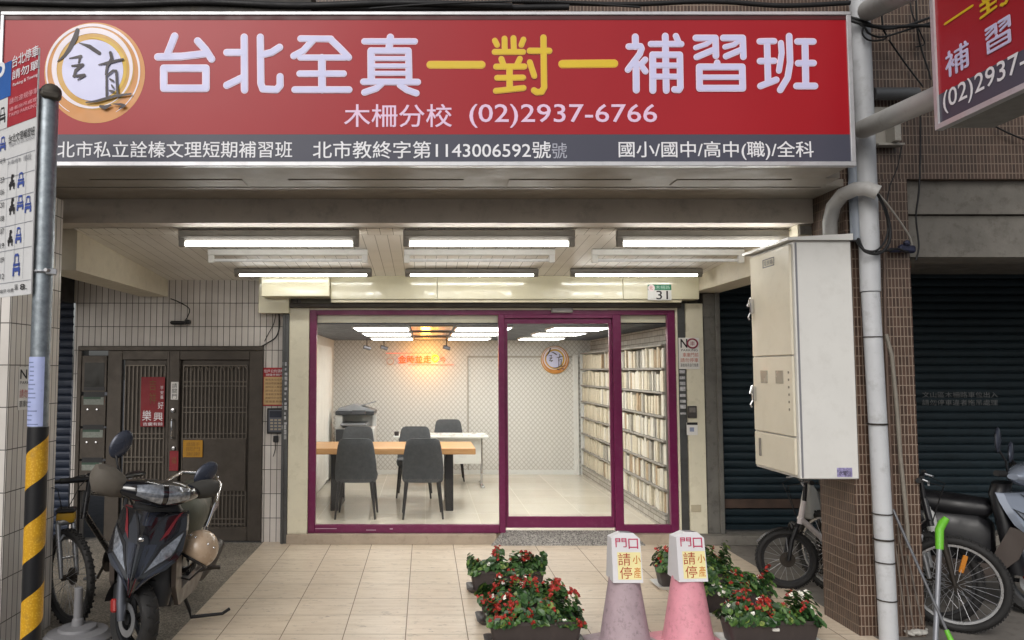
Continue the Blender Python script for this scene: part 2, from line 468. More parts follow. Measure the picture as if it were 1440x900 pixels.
m.build('ramp', granite, bld)
# fascia over the shopfront: glossy cream panels and boxes
m = MB()
for x0, x1 in ((-.955, .118), (.122, 2.0), (2.004, 2.771)): m.b2((x0, 7.735, 2.47), (x1, 7.97, 2.76), .003)
m.b2((-1.63, 7.60, 2.487), (-.957, 7.97, 2.75), .004)
m.b2((-1.70, 7.80, 2.335), (-1.392, 7.967, 2.75), .004)
m.b2((-.955, 7.76, 2.44), (2.6, 7.97, 2.468))
m.build('fascia', mat('glossy_cream_panel', 'd8d2b6', .12, var=.03, dirt=.08, dirtcol='9a9070'), bld)
MB().b2((-1.40, 7.83, 2.395), (2.62, 7.97, 2.438), .004).build('shutter_slot', M['darksteel'], bld)
m = MB(); m.b2((-1.40, 7.90, .1), (-1.197, 8.05, 2.395), .003); m.b2((2.583, 7.91, .1), (2.602, 8.05, 2.395)); m.b2((-1.196, 7.92, 2.376), (2.583, 8.05, 2.394)); m.build('door_surround', M['cream'], bld)
m = MB(); m.b2((2.688, 7.90, .1), (2.862, 8.1, 2.44), .003); m.build('pilaster', M['cream'], bld)
m = MB(); m.b2((-1.468, 7.89, 0), (-1.402, 8.0, 2.40), .003); m.b2((-1.455, 7.875, 0), (-1.44, 7.89, 2.4))
m.build('guide_channel', mat('dark_aluminium_channel', '5a5b5b', .45, .6, dirt=.4, var=.15), bld)
MB().b2((2.606, 7.92, .1), (2.684, 8.1, 2.44), .003).build('guide_channel', MATS['dark_aluminium_channel'], bld)
# small stickers up the channels
random.seed(5)
stk_m = mat('pale_stickers', 'b5b5b8', .6, var=.4, scale=40)
for k in range(16):
    z = 1.05 + .05 * k; MB().b2((-1.463 + random.uniform(0, .012), 7.8865, z), (-1.425 + random.uniform(0, .012), 7.889, z + random.uniform(.02, .045))).build('sticker', stk_m, bld)
for k in range(12):
    z = 1.3 + .06 * k; MB().b2((2.615, 7.9165, z), (2.672, 7.919, z + random.uniform(.02, .05))).build('sticker', stk_m, bld)

# purple glazed front
sf = MB()
Y0, Y1 = 7.925, 7.985
sf.b2((-1.195, Y0, .102), (-1.122, Y1, 2.375), .004); sf.b2((2.503, Y0, .102), (2.582, Y1, 2.375), .004)
sf.b2((-1.122, Y0, 2.325), (2.503, Y1, 2.374), .004)
sf.b2((-1.122, Y0 + .002, .102), (.755, Y1, .182), .004); sf.b2((2.02, Y0 + .002, .102), (2.503, Y1, .182), .004)
sf.b2((.755, Y0 - .012, .102), (.818, Y1, 2.325), .004); sf.b2((1.935, Y0 - .012, .102), (2.02, Y1, 2.325), .004)
sf.b2((.818, Y0 - .006, 2.29), (1.935, Y1, 2.326), .003)
fr = sf.build('shopfront_frame', M['purple'], bld)
for xa_, xb_, za_, zc_ in ((-1.118, -.9, .145, .15), (-.6, -.5, .13, .136), (-.36, -.33, .14, .15)): MB().b2((xa_, Y0 - .004, za_), (xb_, Y0, zc_)).build('scratch', mat('scuffed_paint', 'c9a9bd', .6), fr)
m = MB(); m.b2((1.30, 7.88, 2.345), (1.52, 7.925, 2.40), .006); m.build('door_sensor', mat('grey_sensor', '8b8682', .4), fr)
dr = MB(); dr.b2((.82, 7.95, 2.235), (1.933, 7.99, 2.288), .003); dr.b2((.82, 7.95, .15), (1.933, 7.99, .262), .003); dr.b2((.82, 7.952, .262), (.852, 7.988, 2.235)); dr.b2((1.905, 7.952, .262), (1.933, 7.988, 2.235))
dr = dr.build('sliding_door', M['purple'], bld)
tg = NT('clear_glass'); lw = tg.node('ShaderNodeFresnel'); lw.inputs[0].default_value = 1.5
tr = tg.node('ShaderNodeBsdfTransparent'); tr.inputs[0].default_value = (.94, .96, .95, 1)
gl = tg.node('ShaderNodeBsdfGlossy'); gl.inputs['Roughness'].default_value = .02
ms = tg.node('ShaderNodeMixShader'); tg.link(tg.math('MULTIPLY', lw.outputs[0], .8), ms.inputs[0]); tg.link(tr.outputs[0], ms.inputs[1]); tg.link(gl.outputs[0], ms.inputs[2]); tg.link(ms.outputs[0], tg.out.inputs[0])
GLASS = tg.m
MB().quad((-1.122, 7.955, .182), (.755, 7.955, .182), (.755, 7.955, 2.325), (-1.122, 7.955, 2.325)).build('glass_pane', GLASS, fr)
MB().quad((2.02, 7.955, .182), (2.503, 7.955, .182), (2.503, 7.955, 2.325), (2.02, 7.955, 2.325)).build('glass_pane', GLASS, fr)
MB().quad((.852, 7.972, .262), (1.905, 7.972, .262), (1.905, 7.972, 2.235), (.852, 7.972, 2.235)).build('glass_pane', GLASS, dr)

# ---------------------------------------------------------------- room behind the glass
XL, XR, YB, ZC = -1.47, 2.66, 12.37, 2.235
t = NT('trellis_wallpaper'); uv, pos = t.wallvec()
sp = t.node('ShaderNodeSeparateXYZ'); t.link(uv, sp.inputs[0])
def diag(sign):
    a = t.math('ADD', sp.outputs[0], t.math('MULTIPLY', sp.outputs[1], sign * .9))
    return t.math('ABSOLUTE', t.math('SUBTRACT', t.math('FRACT', t.math('MULTIPLY', a, 1 / .075)), .5))
d = t.math('MINIMUM', diag(1), diag(-1))
ln = t.ramp(d, [(.06, (1, 1, 1, 1)), (.13, (0, 0, 0, 1))])
base = t.mix(ln, srgb('d5d3cf'), srgb('b3afa8'))
t.link(base, t.b.inputs['Base Color']); t.b.inputs['Roughness'].default_value = .6
TREL = t.m
MB().b2((XL, YB, .0), (XR + .2, YB + .1, 2.6)).build('room_wall', TREL, bld)
m = MB(); m.b2((XL - .1, 8.06, 0), (XL, YB, 2.6)); m.build('room_wall', mat('white_room_paint', 'cfccc4', .55, var=.03), bld)
MB().b2((XR, 8.06, 0), (XR + .1, YB, 2.6)).build('room_wall', tiles('white_brick_wallpaper', .2, .065, 'b9b4ab', 'a49e95', '7c766d', .006, .5, .6, .3), bld)
m = MB(); m.b2((XL + .002, YB - .004, .1), (XR, YB, .17)); m.build('skirting', M['white'], bld)
m = MB(); m.b2((2.37, YB - .05, .1), (2.45, YB - .001, 2.0), .004); m.build('corner_post', M['white'], bld)
# flush door outline on the back wall
m = MB(); xa, za, xb = P(657, 502, YB).x, P(657, 502, YB).z, 2.36
m.b2((xa, YB - .012, .17), (xa + .02, YB - .001, za)); m.b2((xa, YB - .013, za - .012), (xb, YB - .002, za + .018))
m.build('door_trim', mat('grey_door_trim', 'a39e94', .5), bld)
# left wall curtain panels
m = MB(); ring = []
for k in range(60):
    y = 8.5 + k * .055; ring.append([(XL + .03 + .02 * math.sin(k * 1.1), y, .15), (XL + .03 + .02 * math.sin(k * 1.1), y, 2.1)])
m.loft(ring, False, False, True); m.build('curtain', mat('white_curtain', 'd4d1ca', .8, var=.04), bld, smooth=60)
# dark slatted ceiling
m = MB(); y = 8.06
while y < YB: m.b2((XL, y, ZC), (XR, y + .10, ZC + .05)); y += .13
m.b2((XL, 8.06, ZC + .07), (XR, YB, ZC + .1))
m.build('room_ceiling', mat('charcoal_ceiling', '363c46', .5, var=.15), bld)
m = MB(); m.b2((XL, 8.0, 2.25), (XR, 8.1, 2.6)); m.build('bulkhead', M['cream'], bld)
LAMP = emit('led_panel_glow', 'fffdf8', 8.0)
panel_frame = M['white']
names = {(0, 0): 'left, nearest the glass', (1, 0): 'middle, nearest the glass', (2, 0): 'right, nearest the glass'}
for i, xc in enumerate((-.48, .64, 1.69)):
    for j, yc in enumerate((8.55, 9.75, 11.2)):
        tl = thing('ceiling_light', 'glowing panel light in the room ceiling, %s column, %s row from the glass' % (('left', 'middle', 'right')[i], ('first', 'second', 'third')[j]), 'ceiling light', (xc, yc, ZC - .03), 0, 'panel lights in the room ceiling')
        MB().b2((xc - .31, yc - .31, ZC - .028), (xc + .31, yc + .31, ZC - .001), .004).build('frame', panel_frame, tl)
        MB().b2((xc - .29, yc - .29, ZC - .033), (xc + .29, yc + .29, ZC - .0285)).build('diffuser', LAMP, tl)
mp = MB()
for yc in (8.55, 9.75, 11.2): mp.b2((-.15, yc - .3, ZC - .02), (.30, yc + .3, ZC - .001))
tm = NT('bronze_mirror'); tm.b.inputs['Base Color'].default_value = srgb('d9b48a'); tm.b.inputs['Metallic'].default_value = 1; tm.b.inputs['Roughness'].default_value = .12
mp.build('mirror_panels', tm.m, bld)

# ---------------------------------------------------------------- stainless gate with mailboxes
GY = 7.955
gate = MB()
gate.b2((-3.585, 7.93, 1.955), (-1.672, 8.0, 2.003), .004); gate.b2((-3.588, 7.932, 0), (-3.545, 8.0, 1.955), .004)
gate.b2((gx(350), 7.935, .02), (-1.674, 8.0, 1.955), .004)
gate.b2((gx(150), 7.937, .02), (gx(170), 8.0, 1.955), .004); gate.b2((gx(233), 7.937, .02), (gx(252), 8.0, 1.955), .004)
gate.b2((gx(170), 7.94, .02), (gx(350), 7.99, .16), .004); gate.b2((gx(170), 7.94, 1.86), (gx(350), 7.99, 1.955), .004)
gate.b2((gx(172), 7.985, .02), (gx(350), 7.999, 1.955))
gate.b2((gx(235), 7.93, .02), (gx(237), 7.94, 1.95)); gate.b2((gx(249), 7.93, .02), (gx(251), 7.94, 1.95))
gt = gate.build('security_gate', M['steel'], bld)
lat = MB(); px = 257
def bars(p0, p1, top, bot, doubles):
    n = int((p1 - p0) / 5.2)
    for k in range(n + 1):
        x = gx(p0 + (p1 - p0) * k / n); lat.box((x, 7.965, (gz(top) + gz(bot)) / 2), (.009, .009, gz(top) - gz(bot)))
    for d_ in doubles:
        lat.b2((gx(p0), 7.955, gz(d_) - .005), (gx(p1), 7.964, gz(d_) + .005))
bars(256, 346, 514, 752, (514, 537, 543, 573, 580, 610, 617, 643, 650, 690, 697, 730, 737, 752))
bars(174, 230, 514, 752, (514, 610, 617, 643, 650, 690, 697, 730, 737, 752))
for k in range(8):
    x0, x1 = gx(258 + 11 * k), gx(258 + 11 * k + 11)
    lat.tube([((x0 + x1) / 2 + (x1 - x0) * .5 * math.cos(PI * q / 8), 7.957, gz(522) + .05 * math.sin(PI * q / 8)) for q in range(9)], .005, 6)
lat.build('lattice', mat('brushed_steel_bars', '6a635b', .4, .7, var=.1), gt)
m = MB(); m.b2((gx(258), 7.945, gz(617)), (gx(346), 7.953, gz(690))); m.build('kick_panel', M['steel'], gt)
m = MB(); m.tube([(gx(244), 7.9, gz(588)), (gx(244), 7.885, gz(592)), (gx(244), 7.885, gz(612)), (gx(244), 7.9, gz(617))], .008, 8); m.cyl((gx(244), 7.93, gz(590)), (gx(244), 7.885, gz(590)), .006); m.cyl((gx(244), 7.93, gz(615)), (gx(244), 7.885, gz(615)), .006)
m.lathe([(.0, 0), (.022, 0), (.022, .02), (.0, .022)], 14, Matrix.Translation((gx(244), 7.935, gz(577))) @ Matrix.Rotation(PI / 2, 4, 'X'))
m.lathe([(.0, 0), (.018, 0), (.018, .02), (.0, .022)], 14, Matrix.Translation((gx(246), 7.935, gz(630))) @ Matrix.Rotation(PI / 2, 4, 'X'))
m.build('handle', M['chrome'], gt, smooth=40)
green_strip = mat('green_strip', '2f4a3a', .5)
for k, y0 in enumerate((500, 556, 602, 648)):
    y1 = (552, 600, 646, 690)[k]
    mb = MB().b2((gx(114), 7.93, gz(y1) + .004), (gx(149), 8.0, gz(y0)), .004).build('mailbox', M['steel'], gt)
    if k == 0:
        MB().b2((gx(118), 7.926, gz(545)), (gx(146), 7.929, gz(510))).build('window', mat('dark_glass', '30302e', .2, .2), mb)
    MB().b2((gx(118), 7.925, gz(y0 + 2 if k else 549)), (gx(147), 7.9295, gz(y0 - 5 if k else 544))).build('slot', M['black'], mb)
    if k:
        MB().b2((gx(118), 7.925, gz(y0 + 13)), (gx(146), 7.929, gz(y0 + 2.5))).build('name_plate', mat('plate_white', '7d827b', .6, var=.2, scale=60), mb)
        MB().b2((gx(118), 7.923, gz(y0 + 5)), (gx(142), 7.9245, gz(y0 + 2))).build('plate_strip', green_strip, mb)
        m = MB()
        for q in range(2): m.lathe([(.0, 0), (.011, 0), (.011, .012), (0, .014)], 10, Matrix.Translation((gx(124 + 13 * q), 7.932, gz(y0 + 20))) @ Matrix.Rotation(PI / 2, 4, 'X'))
        m.build('lock', M['chrome'], mb, smooth=40)
# ================================================================ main sign box
YS = 4.58
sp = lambda px, py: P(px, py, YS)
NF = (0, -1, 0)
zb, zt, xl, xr = sp(600, 234).z, sp(600, 17).z, -2.60, sp(1199, 120).x
sg = thing('shop_sign', 'long red and grey shop sign box with big pale rounded characters, above the arcade', 'sign', ((xl + xr) / 2, 4.75, zb))
m = MB(); m.b2((xl + .012, YS + .012, zb + .012), (xr - .012, 4.93, zt - .012)); m.build('sign_box', M['soffit'], sg)
m = MB(); fw = .028
m.b2((xl, YS - .012, zb), (xr, YS + .03, zb + fw), .003); m.b2((xl, YS - .012, zt - fw * .8), (xr, YS + .05, zt), .003)
m.b2((xl, YS - .012, zb + fw), (xl + fw * .8, YS + .03, zt - fw * .8), .003); m.b2((xr - fw, YS - .012, zb + fw), (xr, YS + .03, zt - fw * .8), .003)
m.build('frame', mat('silver_frame', 'c3c3c6', .4, .5, dirt=.2, var=.05), sg)
zg = sp(600, 189).z
def face_mat(name, col):
    t = NT(name); v = t.coord(); c = srgb(col)
    n = t.noise(v, .9, 4).outputs[0]
    t.link(t.ramp(n, [(.3, tuple(q * .93 for q in c[:3]) + (1,)), (.7, tuple(min(1, q * 1.05) for q in c[:3]) + (1,))]), t.b.inputs['Base Color'])
    t.b.inputs['Roughness'].default_value = .3; t.b.inputs['Specular IOR Level'].default_value = .3
    t.bump(t.noise(v, 1.6, 2).outputs[0], .06, .05)
    return t.m
RED, SLATE = face_mat('red_sign_film', '9f1b25'), face_mat('slate_sign_film', '4a4b58')
MB().b2((xl + .022, YS - .001, zg), (xr - .027, YS + .014, zt - .022)).build('red_panel', RED, sg)
MB().b2((xl + .022, YS - .001, zb + .027), (xr - .027, YS + .014, zg - .0005)).build('slate_panel', SLATE, sg)
m = MB(); m.b2((xl + .022, YS - .0035, zt - .05), (xr - .027, YS - .0012, zt - .022)); m.build('gasket', mat('dark_gasket', '4a1418', .5), sg)
lav = mat('lavender_vinyl', 'c9c9ea', .4, var=.02); lav2 = mat('pale_pink_vinyl', 'ecd3e4', .4, var=.02)
yel = mat('yellow_vinyl', 'd8b81e', .4, var=.03); yel2 = mat('amber_vinyl', 'e3a83a', .4, var=.03)
shd = mat('dark_red_outline', '6e1726', .5)
W = 37
GL = {
 '台': (210, 'w', [([(258, 80), (185, 265)], W), ([(88, 290), (330, 285), (590, 255)], W), ([(490, 128), (570, 215), (632, 312)], 36), ([(148, 405), (575, 405), (575, 608), (148, 608), (148, 405)], 37)]),
 '北': (210, 'w', [([(962, 90), (965, 625)], 36), ([(785, 245), (955, 245)], 35), ([(785, 578), (945, 500)], 36), ([(1125, 90), (1130, 560), (1150, 615), (1290, 622), (1325, 580), (1325, 490)], 35), ([(1320, 193), (1240, 245), (1145, 268)], 35)]),
 '全': (400, 'w', [([(165, 105), (470, 108)], 33), ([(290, 120), (190, 230), (95, 280)], 34), ([(465, 110), (560, 200), (650, 295)], 34), ([(160, 297), (620, 297)], 30), ([(380, 300), (382, 620)], 38), ([(155, 460), (600, 460)], 32), ([(105, 622), (655, 622)], 33)]),
 '真': (400, 'w', [([(810, 133), (1320, 133)], 31), ([(1073, 92), (1058, 215)], 36), ([(878, 230), (880, 540)], 37), ([(878, 228), (1255, 228), (1262, 540)], 33), ([(890, 307), (1250, 307)], 24), ([(890, 382), (1250, 382)], 24), ([(890, 457), (1250, 457)], 24), ([(800, 542), (1350, 545)], 32), ([(985, 560), (930, 610), (810, 650)], 32), ([(1170, 575), (1240, 625), (1335, 658)], 32)]),
 '一': (590, 'y', [([(110, 370), (628, 370)], 39)]),
 '對': (590, 'y', [([(762, 125), (785, 170)], 28), ([(860, 105), (862, 220)], 29), ([(950, 100), (955, 220)], 29), ([(1052, 115), (1030, 170)], 28), ([(760, 240), (1048, 240)], 29), ([(828, 310), (850, 375)], 29), ([(1015, 310), (985, 375)], 29), ([(775, 390), (1060, 388)], 30), ([(910, 390), (912, 610)], 32), ([(785, 503), (1048, 500)], 29), ([(772, 635), (1052, 605)], 29), ([(1115, 230), (1312, 230)], 31), ([(1253, 95), (1260, 600), (1235, 645), (1185, 648), (1158, 630)], 31), ([(1115, 345), (1160, 485)], 29)]),
 '一2': (780, 'y', [([(78, 362), (600, 357)], 41)]),
 '補': (780, 'w', [([(815, 88), (818, 185)], 34), ([(748, 185), (868, 183), (878, 205), (860, 260), (740, 420)], 31), ([(822, 350), (825, 625)], 34), ([(915, 318), (868, 370), (918, 437)], 30), ([(972, 160), (1280, 160)], 30), ([(1118, 80), (1128, 630)], 33), ([(1225, 80), (1255, 150)], 30), ([(990, 270), (992, 630)], 34), ([(990, 270), (1265, 270), (1270, 600), (1255, 625), (1210, 620)], 32), ([(990, 378), (1265, 378)], 28), ([(990, 490), (1265, 490)], 28)]),
 '習': (960, 'w', [([(132, 98), (330, 98), (335, 280)], 32), ([(300, 115), (240, 160), (130, 197)], 25), ([(320, 215), (140, 292)], 31), ([(408, 98), (605, 98), (612, 290)], 32), ([(580, 115), (520, 165), (425, 190)], 25), ([(600, 215), (435, 285)], 30), ([(347, 350), (340, 385)], 32), ([(165, 392), (600, 392), (605, 608), (168, 608), (165, 392)], 33), ([(170, 497), (600, 497)], 26)]),
 '班': (960, 'w', [([(778, 133), (925, 130)], 31), ([(852, 135), (862, 530)], 32), ([(780, 333), (925, 330)], 31), ([(785, 585), (945, 522)], 32), ([(992, 150), (1000, 250), (972, 430)], 29), ([(1075, 80), (1085, 350), (1060, 500), (985, 625)], 32), ([(1158, 135), (1320, 135)], 32), ([(1235, 135), (1243, 580)], 34), ([(1165, 355), (1322, 353)], 32), ([(1150, 585), (1335, 585)], 33)]),
}
def glyph(name, parent, f, nrm, grow=1.0):
    ox, k, sts = GL[name]
    cols = (shd, lav2, lav) if k == 'w' else (shd, yel2, yel)
    lays = []
    for q, (dr_, off, mt) in enumerate(((6, .0008, cols[0]), (2, .0027, cols[1]), (-6, .0046, cols[2]))):
        m = MB(); nv = Vector(nrm)
        L = [[(x, y, w + dr_) for x, y in pts] for pts, w in sts]
        stroke_mesh(m, L, lambda x, y: f(ox + x / 7.2, 40 + y / 7.2) + nv * off, nrm, .00005)
        lays.append((m, mt))
    root = lays[2][0].build('character', lays[2][1], parent, fixn=False)
    for m, mt in lays[:2]: m.build('character_outline', mt, root, fixn=False)
    return root
for ch in GL: glyph(ch, sg, sp, NF)
# round emblem: orange disc, swirled white and gold rings, brush characters
cx, cy = 133.3, 102.5
def em(x, y): return sp(60 + x / 6, 25 + y / 6)
def emblem(parent, f, nrm, fixed=None):
    nv = Vector(nrm); L = []
    def disc(x, y, r, mt, off, name):
        L.append((name, MB().quad(*[f(x + r * math.cos(2 * PI * k / 56), y + r * math.sin(2 * PI * k / 56)) + nv * off for k in range(56)]), mt))
    def ring(x, y, r, w0, w1, a0, a1, mt, off, name):
        m = MB(); rows = []
        for k in range(61):
            a = R(a0 + (a1 - a0) * k / 60); w = w0 + (w1 - w0) * math.sin(PI * k / 60)
            rows.append([f(x + (r + w) * math.cos(a), y + (r + w) * math.sin(a)) + nv * off, f(x + (r - w) * math.cos(a), y + (r - w) * math.sin(a)) + nv * off])
        m.loft(rows, False, False, True); L.append((name, m, mt))
    og, gd = mat('emblem_orange', 'c8853a', .4, var=.06), mat('emblem_gold', 'c99a3c', .4, var=.06)
    pw, lv = mat('emblem_white', 'e6dde4', .4, var=.03), mat('emblem_pale', 'cfd0ee', .4, var=.02)
    disc(440, 465, 425, og, .002, 'emblem')
    ring(425, 455, 392, 2, 12, 120, 420, pw, .0035, 'ring')
    disc(428, 432, 345, gd, .0035, 'gold_disc')
    ring(425, 435, 325, 3, 24, 60, 420, pw, .005, 'ring')
    ring(425, 440, 268, 2, 20, -100, 75, mat('emblem_yellow', 'd8b030', .4), .005, 'ring')
    disc(425, 445, 258, lv, .0062, 'pale_disc')
    bk = mat('brush_black', '3a3236', .5, var=.1)
    ST = [[(298, 108, 17), (280, 170, 22), (235, 262, 19), (190, 325, 13), (132, 372, 4)], [(312, 216, 3), (400, 248, 17), (482, 303, 16)],
          [(233, 347, 5), (328, 330, 13)], [(322, 340, 11), (310, 385, 7)], [(255, 412, 8), (343, 402, 13), (285, 450, 13)], [(285, 452, 12), (270, 500, 10)], [(266, 498, 9), (358, 490, 13), (302, 530, 4)],
          [(478, 403, 4), (560, 385, 13), (683, 356, 9)], [(578, 300, 12), (590, 350, 13), (550, 420, 11), (540, 485, 8)],
          [(545, 495, 8), (548, 668, 10)], [(548, 495, 8), (600, 452, 8), (628, 455, 10), (640, 660, 10)],
          [(577, 525, 8), (603, 540, 8)], [(590, 575, 6), (604, 598, 8)], [(577, 624, 9), (612, 630, 8)],
          [(377, 722, 6), (470, 710, 11), (620, 668, 12), (753, 650, 8)], [(497, 755, 11), (535, 765, 17), (583, 746, 7)], [(602, 735, 3), (670, 740, 11), (700, 750, 12), (657, 775, 5)]]
    m = MB(); stroke_mesh(m, ST, lambda x, y: f(x, y) + nv * .0075, nrm, .00015); L.append(('brush_characters', m, bk))
    first = None
    for name, m, mt in L:
        o = m.build(name, mt, first or parent, fixn=False)
        if first is None: first = o
    return first
emblem(sg, em, NF)
def line(parent, body, px0, py0, px1, py1, mt, weight=.0, name='lettering', dy=.003):
    a, b = sp(px0, py1), sp(px1, py0)
    return txt(name, body, mt, a + Vector((0, -dy, 0)), (1, 0, 0), (0, 0, 1), b.x - a.x, b.z - a.z, parent, weight)
pinkt = mat('pale_lilac_vinyl', 'e3c3de', .4, var=.02)
line(sg, '木柵分校', 484, 147, 635, 179, pinkt, .012)
line(sg, '(02)2937-6766', 660, 147, 923, 180, pinkt, .012)
line(sg, '臺北市私立詮榛文理短期補習班', 56, 199, 411, 222, M['white_vinyl'], .012)
line(sg, '北市教終字第1143006592號', 440, 199, 774, 223, M['white_vinyl'], .012)
line(sg, '號', 776, 201, 797, 223, mat('ghost_vinyl', 'a9abb8', .5), .0)
line(sg, '國小/國中/高中(職)/全科', 870, 199, 1143, 225, M['white_vinyl'], .012)

# ================================================================ projecting sign at the right
XS2 = P(1318, 183, 4.05).x
q = lambda px, py: PX(px, py, XS2)
p0 = q(1318, 183); zb2, yf, yn = p0.z, p0.y, 2.85
s2 = thing('projecting_sign', 'projecting red shop sign hanging edge-on at the upper right corner', 'sign', (XS2 + .15, 3.4, zb2))
MB().b2((XS2 + .008, yn + .01, zb2 + .01), (XS2 + .30, yf - .005, 4.9), .004).build('sign_box', mat('grey_sign_box', '84837f', .55, .2, dirt=.3, var=.06), s2)
m = MB(); m.b2((XS2 - .012, yn, zb2 - .002), (XS2 + .03, yf, zb2 + .026)); m.b2((XS2 - .012, yf - .026, zb2 + .026), (XS2 + .03, yf, 4.9)); m.b2((XS2 - .012, yn, zb2 + .026), (XS2 + .03, yn + .026, 4.9))
m.build('frame', MATS['silver_frame'], s2)
zg2 = q(1321, 133).z
MB().b2((XS2 - .001, yn + .026, zg2), (XS2 + .012, yf - .026, 4.88)).build('red_panel', RED, s2)
MB().b2((XS2 - .001, yn + .026, zb2 + .026), (XS2 + .012, yf - .026, zg2 - .0005)).build('slate_panel', SLATE, s2)
def place_glyph(name, px0, py0, px1, py1, parent):
    """px0,py0 = lower left of the character in the photo, px1,py1 = upper right"""
    a, b = q(px0, py0), q(px1, py1); ox, k, sts = GL[name]
    xs = [x for pts, w in sts for x, y in pts]; ys = [y for pts, w in sts for x, y in pts]; w0 = sts[0][1]
    x0, x1, y0, y1 = min(xs) - w0, max(xs) + w0, min(ys) - w0, max(ys) + w0
    def f(px, py):
        x, y = (px - ox) * 7.2, (py - 40) * 7.2
        return Vector((XS2, a.y + (b.y - a.y) * (x - x0) / (x1 - x0), a.z + (b.z - a.z) * (y1 - y) / (y1 - y0)))
    return glyph(name, parent, f, (-1, 0, 0))
place_glyph('一', 1328, 33, 1370, 9, s2)
place_glyph('對', 1378, 30, 1422, -45, s2)
place_glyph('補', 1331, 112, 1363, 54, s2)
place_glyph('習', 1387, 79, 1422, 19, s2)
place_glyph('班', 1447, 50, 1490, -20, s2)
a, b = q(1328, 162), q(1500, 42)
wd, hh = a.y - q(1436, 100).y, q(1328, 129).z - q(1328, 162).z
txt('lettering', '(02)2937-6766', M['white_vinyl'], (XS2 - .004, a.y, a.z), (0, -1, 0), (0, 0, 1), wd * 1.62, hh, s2, .012)
# its bracket pipe back to the pillar
pa, pb = P(1213, 182, 4.95), Vector((XS2 + .13, yf + .004, P(1325, 122, yf).z))
tag(MB().tube([pa, pb], .062, 20).build('sign_bracket_pipe', M['pvc'], smooth=50), 'fat grey bracket pipe running from the conduit to the projecting red sign', 'pipe')
pa, pb = P(1222, 14, 4.95), P(1290, -20, 4.2)
tag(MB().tube([pa, pb], .07, 20).build('sign_bracket_pipe', M['pvc'], smooth=50), 'upper grey bracket pipe cut off by the top edge of the photo', 'pipe')
# grey duct stub and bracket plate on the tiled wall
m = MB(); a, b = P(1228, 132, 5.12), P(1290, 132, 5.12); m.tube([a, b], .042, 16)
tag(m.build('duct', mat('dark_grey_duct', '5c5e60', .5, .3, dirt=.3), smooth=50), 'short dark grey horizontal duct on the brown tiles behind the bracket pipe', 'duct')
m = MB(); a, b = P(1228, 205, 5.16), P(1263, 150, 5.16); m.b2((a.x, 5.165, a.z), (b.x, 5.188, b.z), .003); m.b2((P(1254, 200, 5.1).x, 5.06, P(1254, 200, 5.1).z), (P(1263, 200, 5.1).x, 5.165, P(1263, 173, 5.1).z), .003)
m.b2((a.x, 5.10, a.z - .012), (b.x, 5.165, a.z + .004), .002)
tag(m.build('bracket_plate', mat('weathered_plate', 'a7a39b', .6, .3, dirt=.5, dirtcol='6a4f3a')), 'rusty pale steel bracket plate under the fat grey pipe', 'bracket')

# ================================================================ ceiling lights of the arcade
TUBE = emit('fluorescent_glow', 'fffefa', 14.0)
tube_off = mat('unlit_tube_glass', 'd8d8d8', .25, var=.02)
hs_m = mat('grey_light_housing', '8f8b84', .5, .2, var=.06, dirt=.15)
hs_w = mat('pale_light_housing', 'd6d4cf', .5, var=.06, dirt=.15)
ROWS = [(5.82, ((252, 505), (567, 808), (867, 1108)), 343, True, 'row nearest the street'), (6.50, ((293, 517), (568, 780), (832, 1046)), 366, False, 'middle row on the arcade ceiling'), (7.36, ((330, 523), (570, 757), (802, 987)), 386, True, 'rear row by the cream fascia')]
for y, spans, py, lit, where in ROWS:
    for k, (a, b) in enumerate(spans):
        c, d_ = P(a, py, y), P(b, py, y); z = c.z; zc = ceil_z(y) - .002
        side = ('left', 'middle', 'right')[k]
        tl = thing('fluorescent_light', ('lit' if lit else 'unlit') + ' fluorescent batten, %s one of the %s' % (side, where), 'ceiling light', ((c.x + d_.x) / 2, y, z), 0, 'lit arcade tubes' if lit else 'unlit arcade tubes')
        m = MB(); m.b2((c.x, y - .03, zc - .05), (d_.x, y + .03, zc), .004)
        if lit: m.loft([[(c.x, y - .03, zc - .05), (c.x, y + .03, zc - .05), (c.x, y + .012, z + .024), (c.x, y - .012, z + .024)], [(d_.x, y - .03, zc - .05), (d_.x, y + .03, zc - .05), (d_.x, y + .012, z + .024), (d_.x, y - .012, z + .024)]])
        m.build('housing', hs_m if lit else hs_w, tl)
        for s_, x in ((1, c.x), (-1, d_.x)):
            MB().b2((min(x, x + s_ * .05), y - .02, z - .024), (max(x, x + s_ * .05), y + .02, zc - .04), .006).build('tube_holder', hs_m if lit else hs_w, tl)
        MB().tube([(c.x + .05, y, z), (d_.x - .05, y, z)], .017 if lit else .014, 14).build('tube', TUBE if lit else tube_off, tl, smooth=50)

# ================================================================ utility cabinet on the pillar
CX0, CX1, CY0, CY1 = 2.475, 2.862, 5.12, 5.80
CZ0, CZ1 = 1.035, 2.62
cab = thing('utility_cabinet', 'cream steel electric meter cabinet hung on the brown tiled pillar', 'cabinet', ((CX0 + CX1) / 2, (CY0 + CY1) / 2, CZ0))
cabm = mat('cream_cabinet_paint', 'd0cfcb', .42, var=.035, dirt=.12, dirtcol='7d7464', scale=4)
MB().b2((CX0, CY0, CZ0), (CX1, CY1, CZ1), .006).build('body', cabm, cab)
m = MB(); m.loft([[(CX0 - .05, CY0 - .03, CZ1 + .002), (CX1, CY0 - .03, CZ1 + .002), (CX1, CY1 + .03, CZ1 + .002), (CX0 - .05, CY1 + .03, CZ1 + .002)], [(CX0 - .05, CY0 - .03, CZ1 + .02), (CX1, CY0 - .03, CZ1 + .045), (CX1, CY1 + .03, CZ1 + .045), (CX0 - .05, CY1 + .03, CZ1 + .02)]])
m.build('roof', cabm, cab)
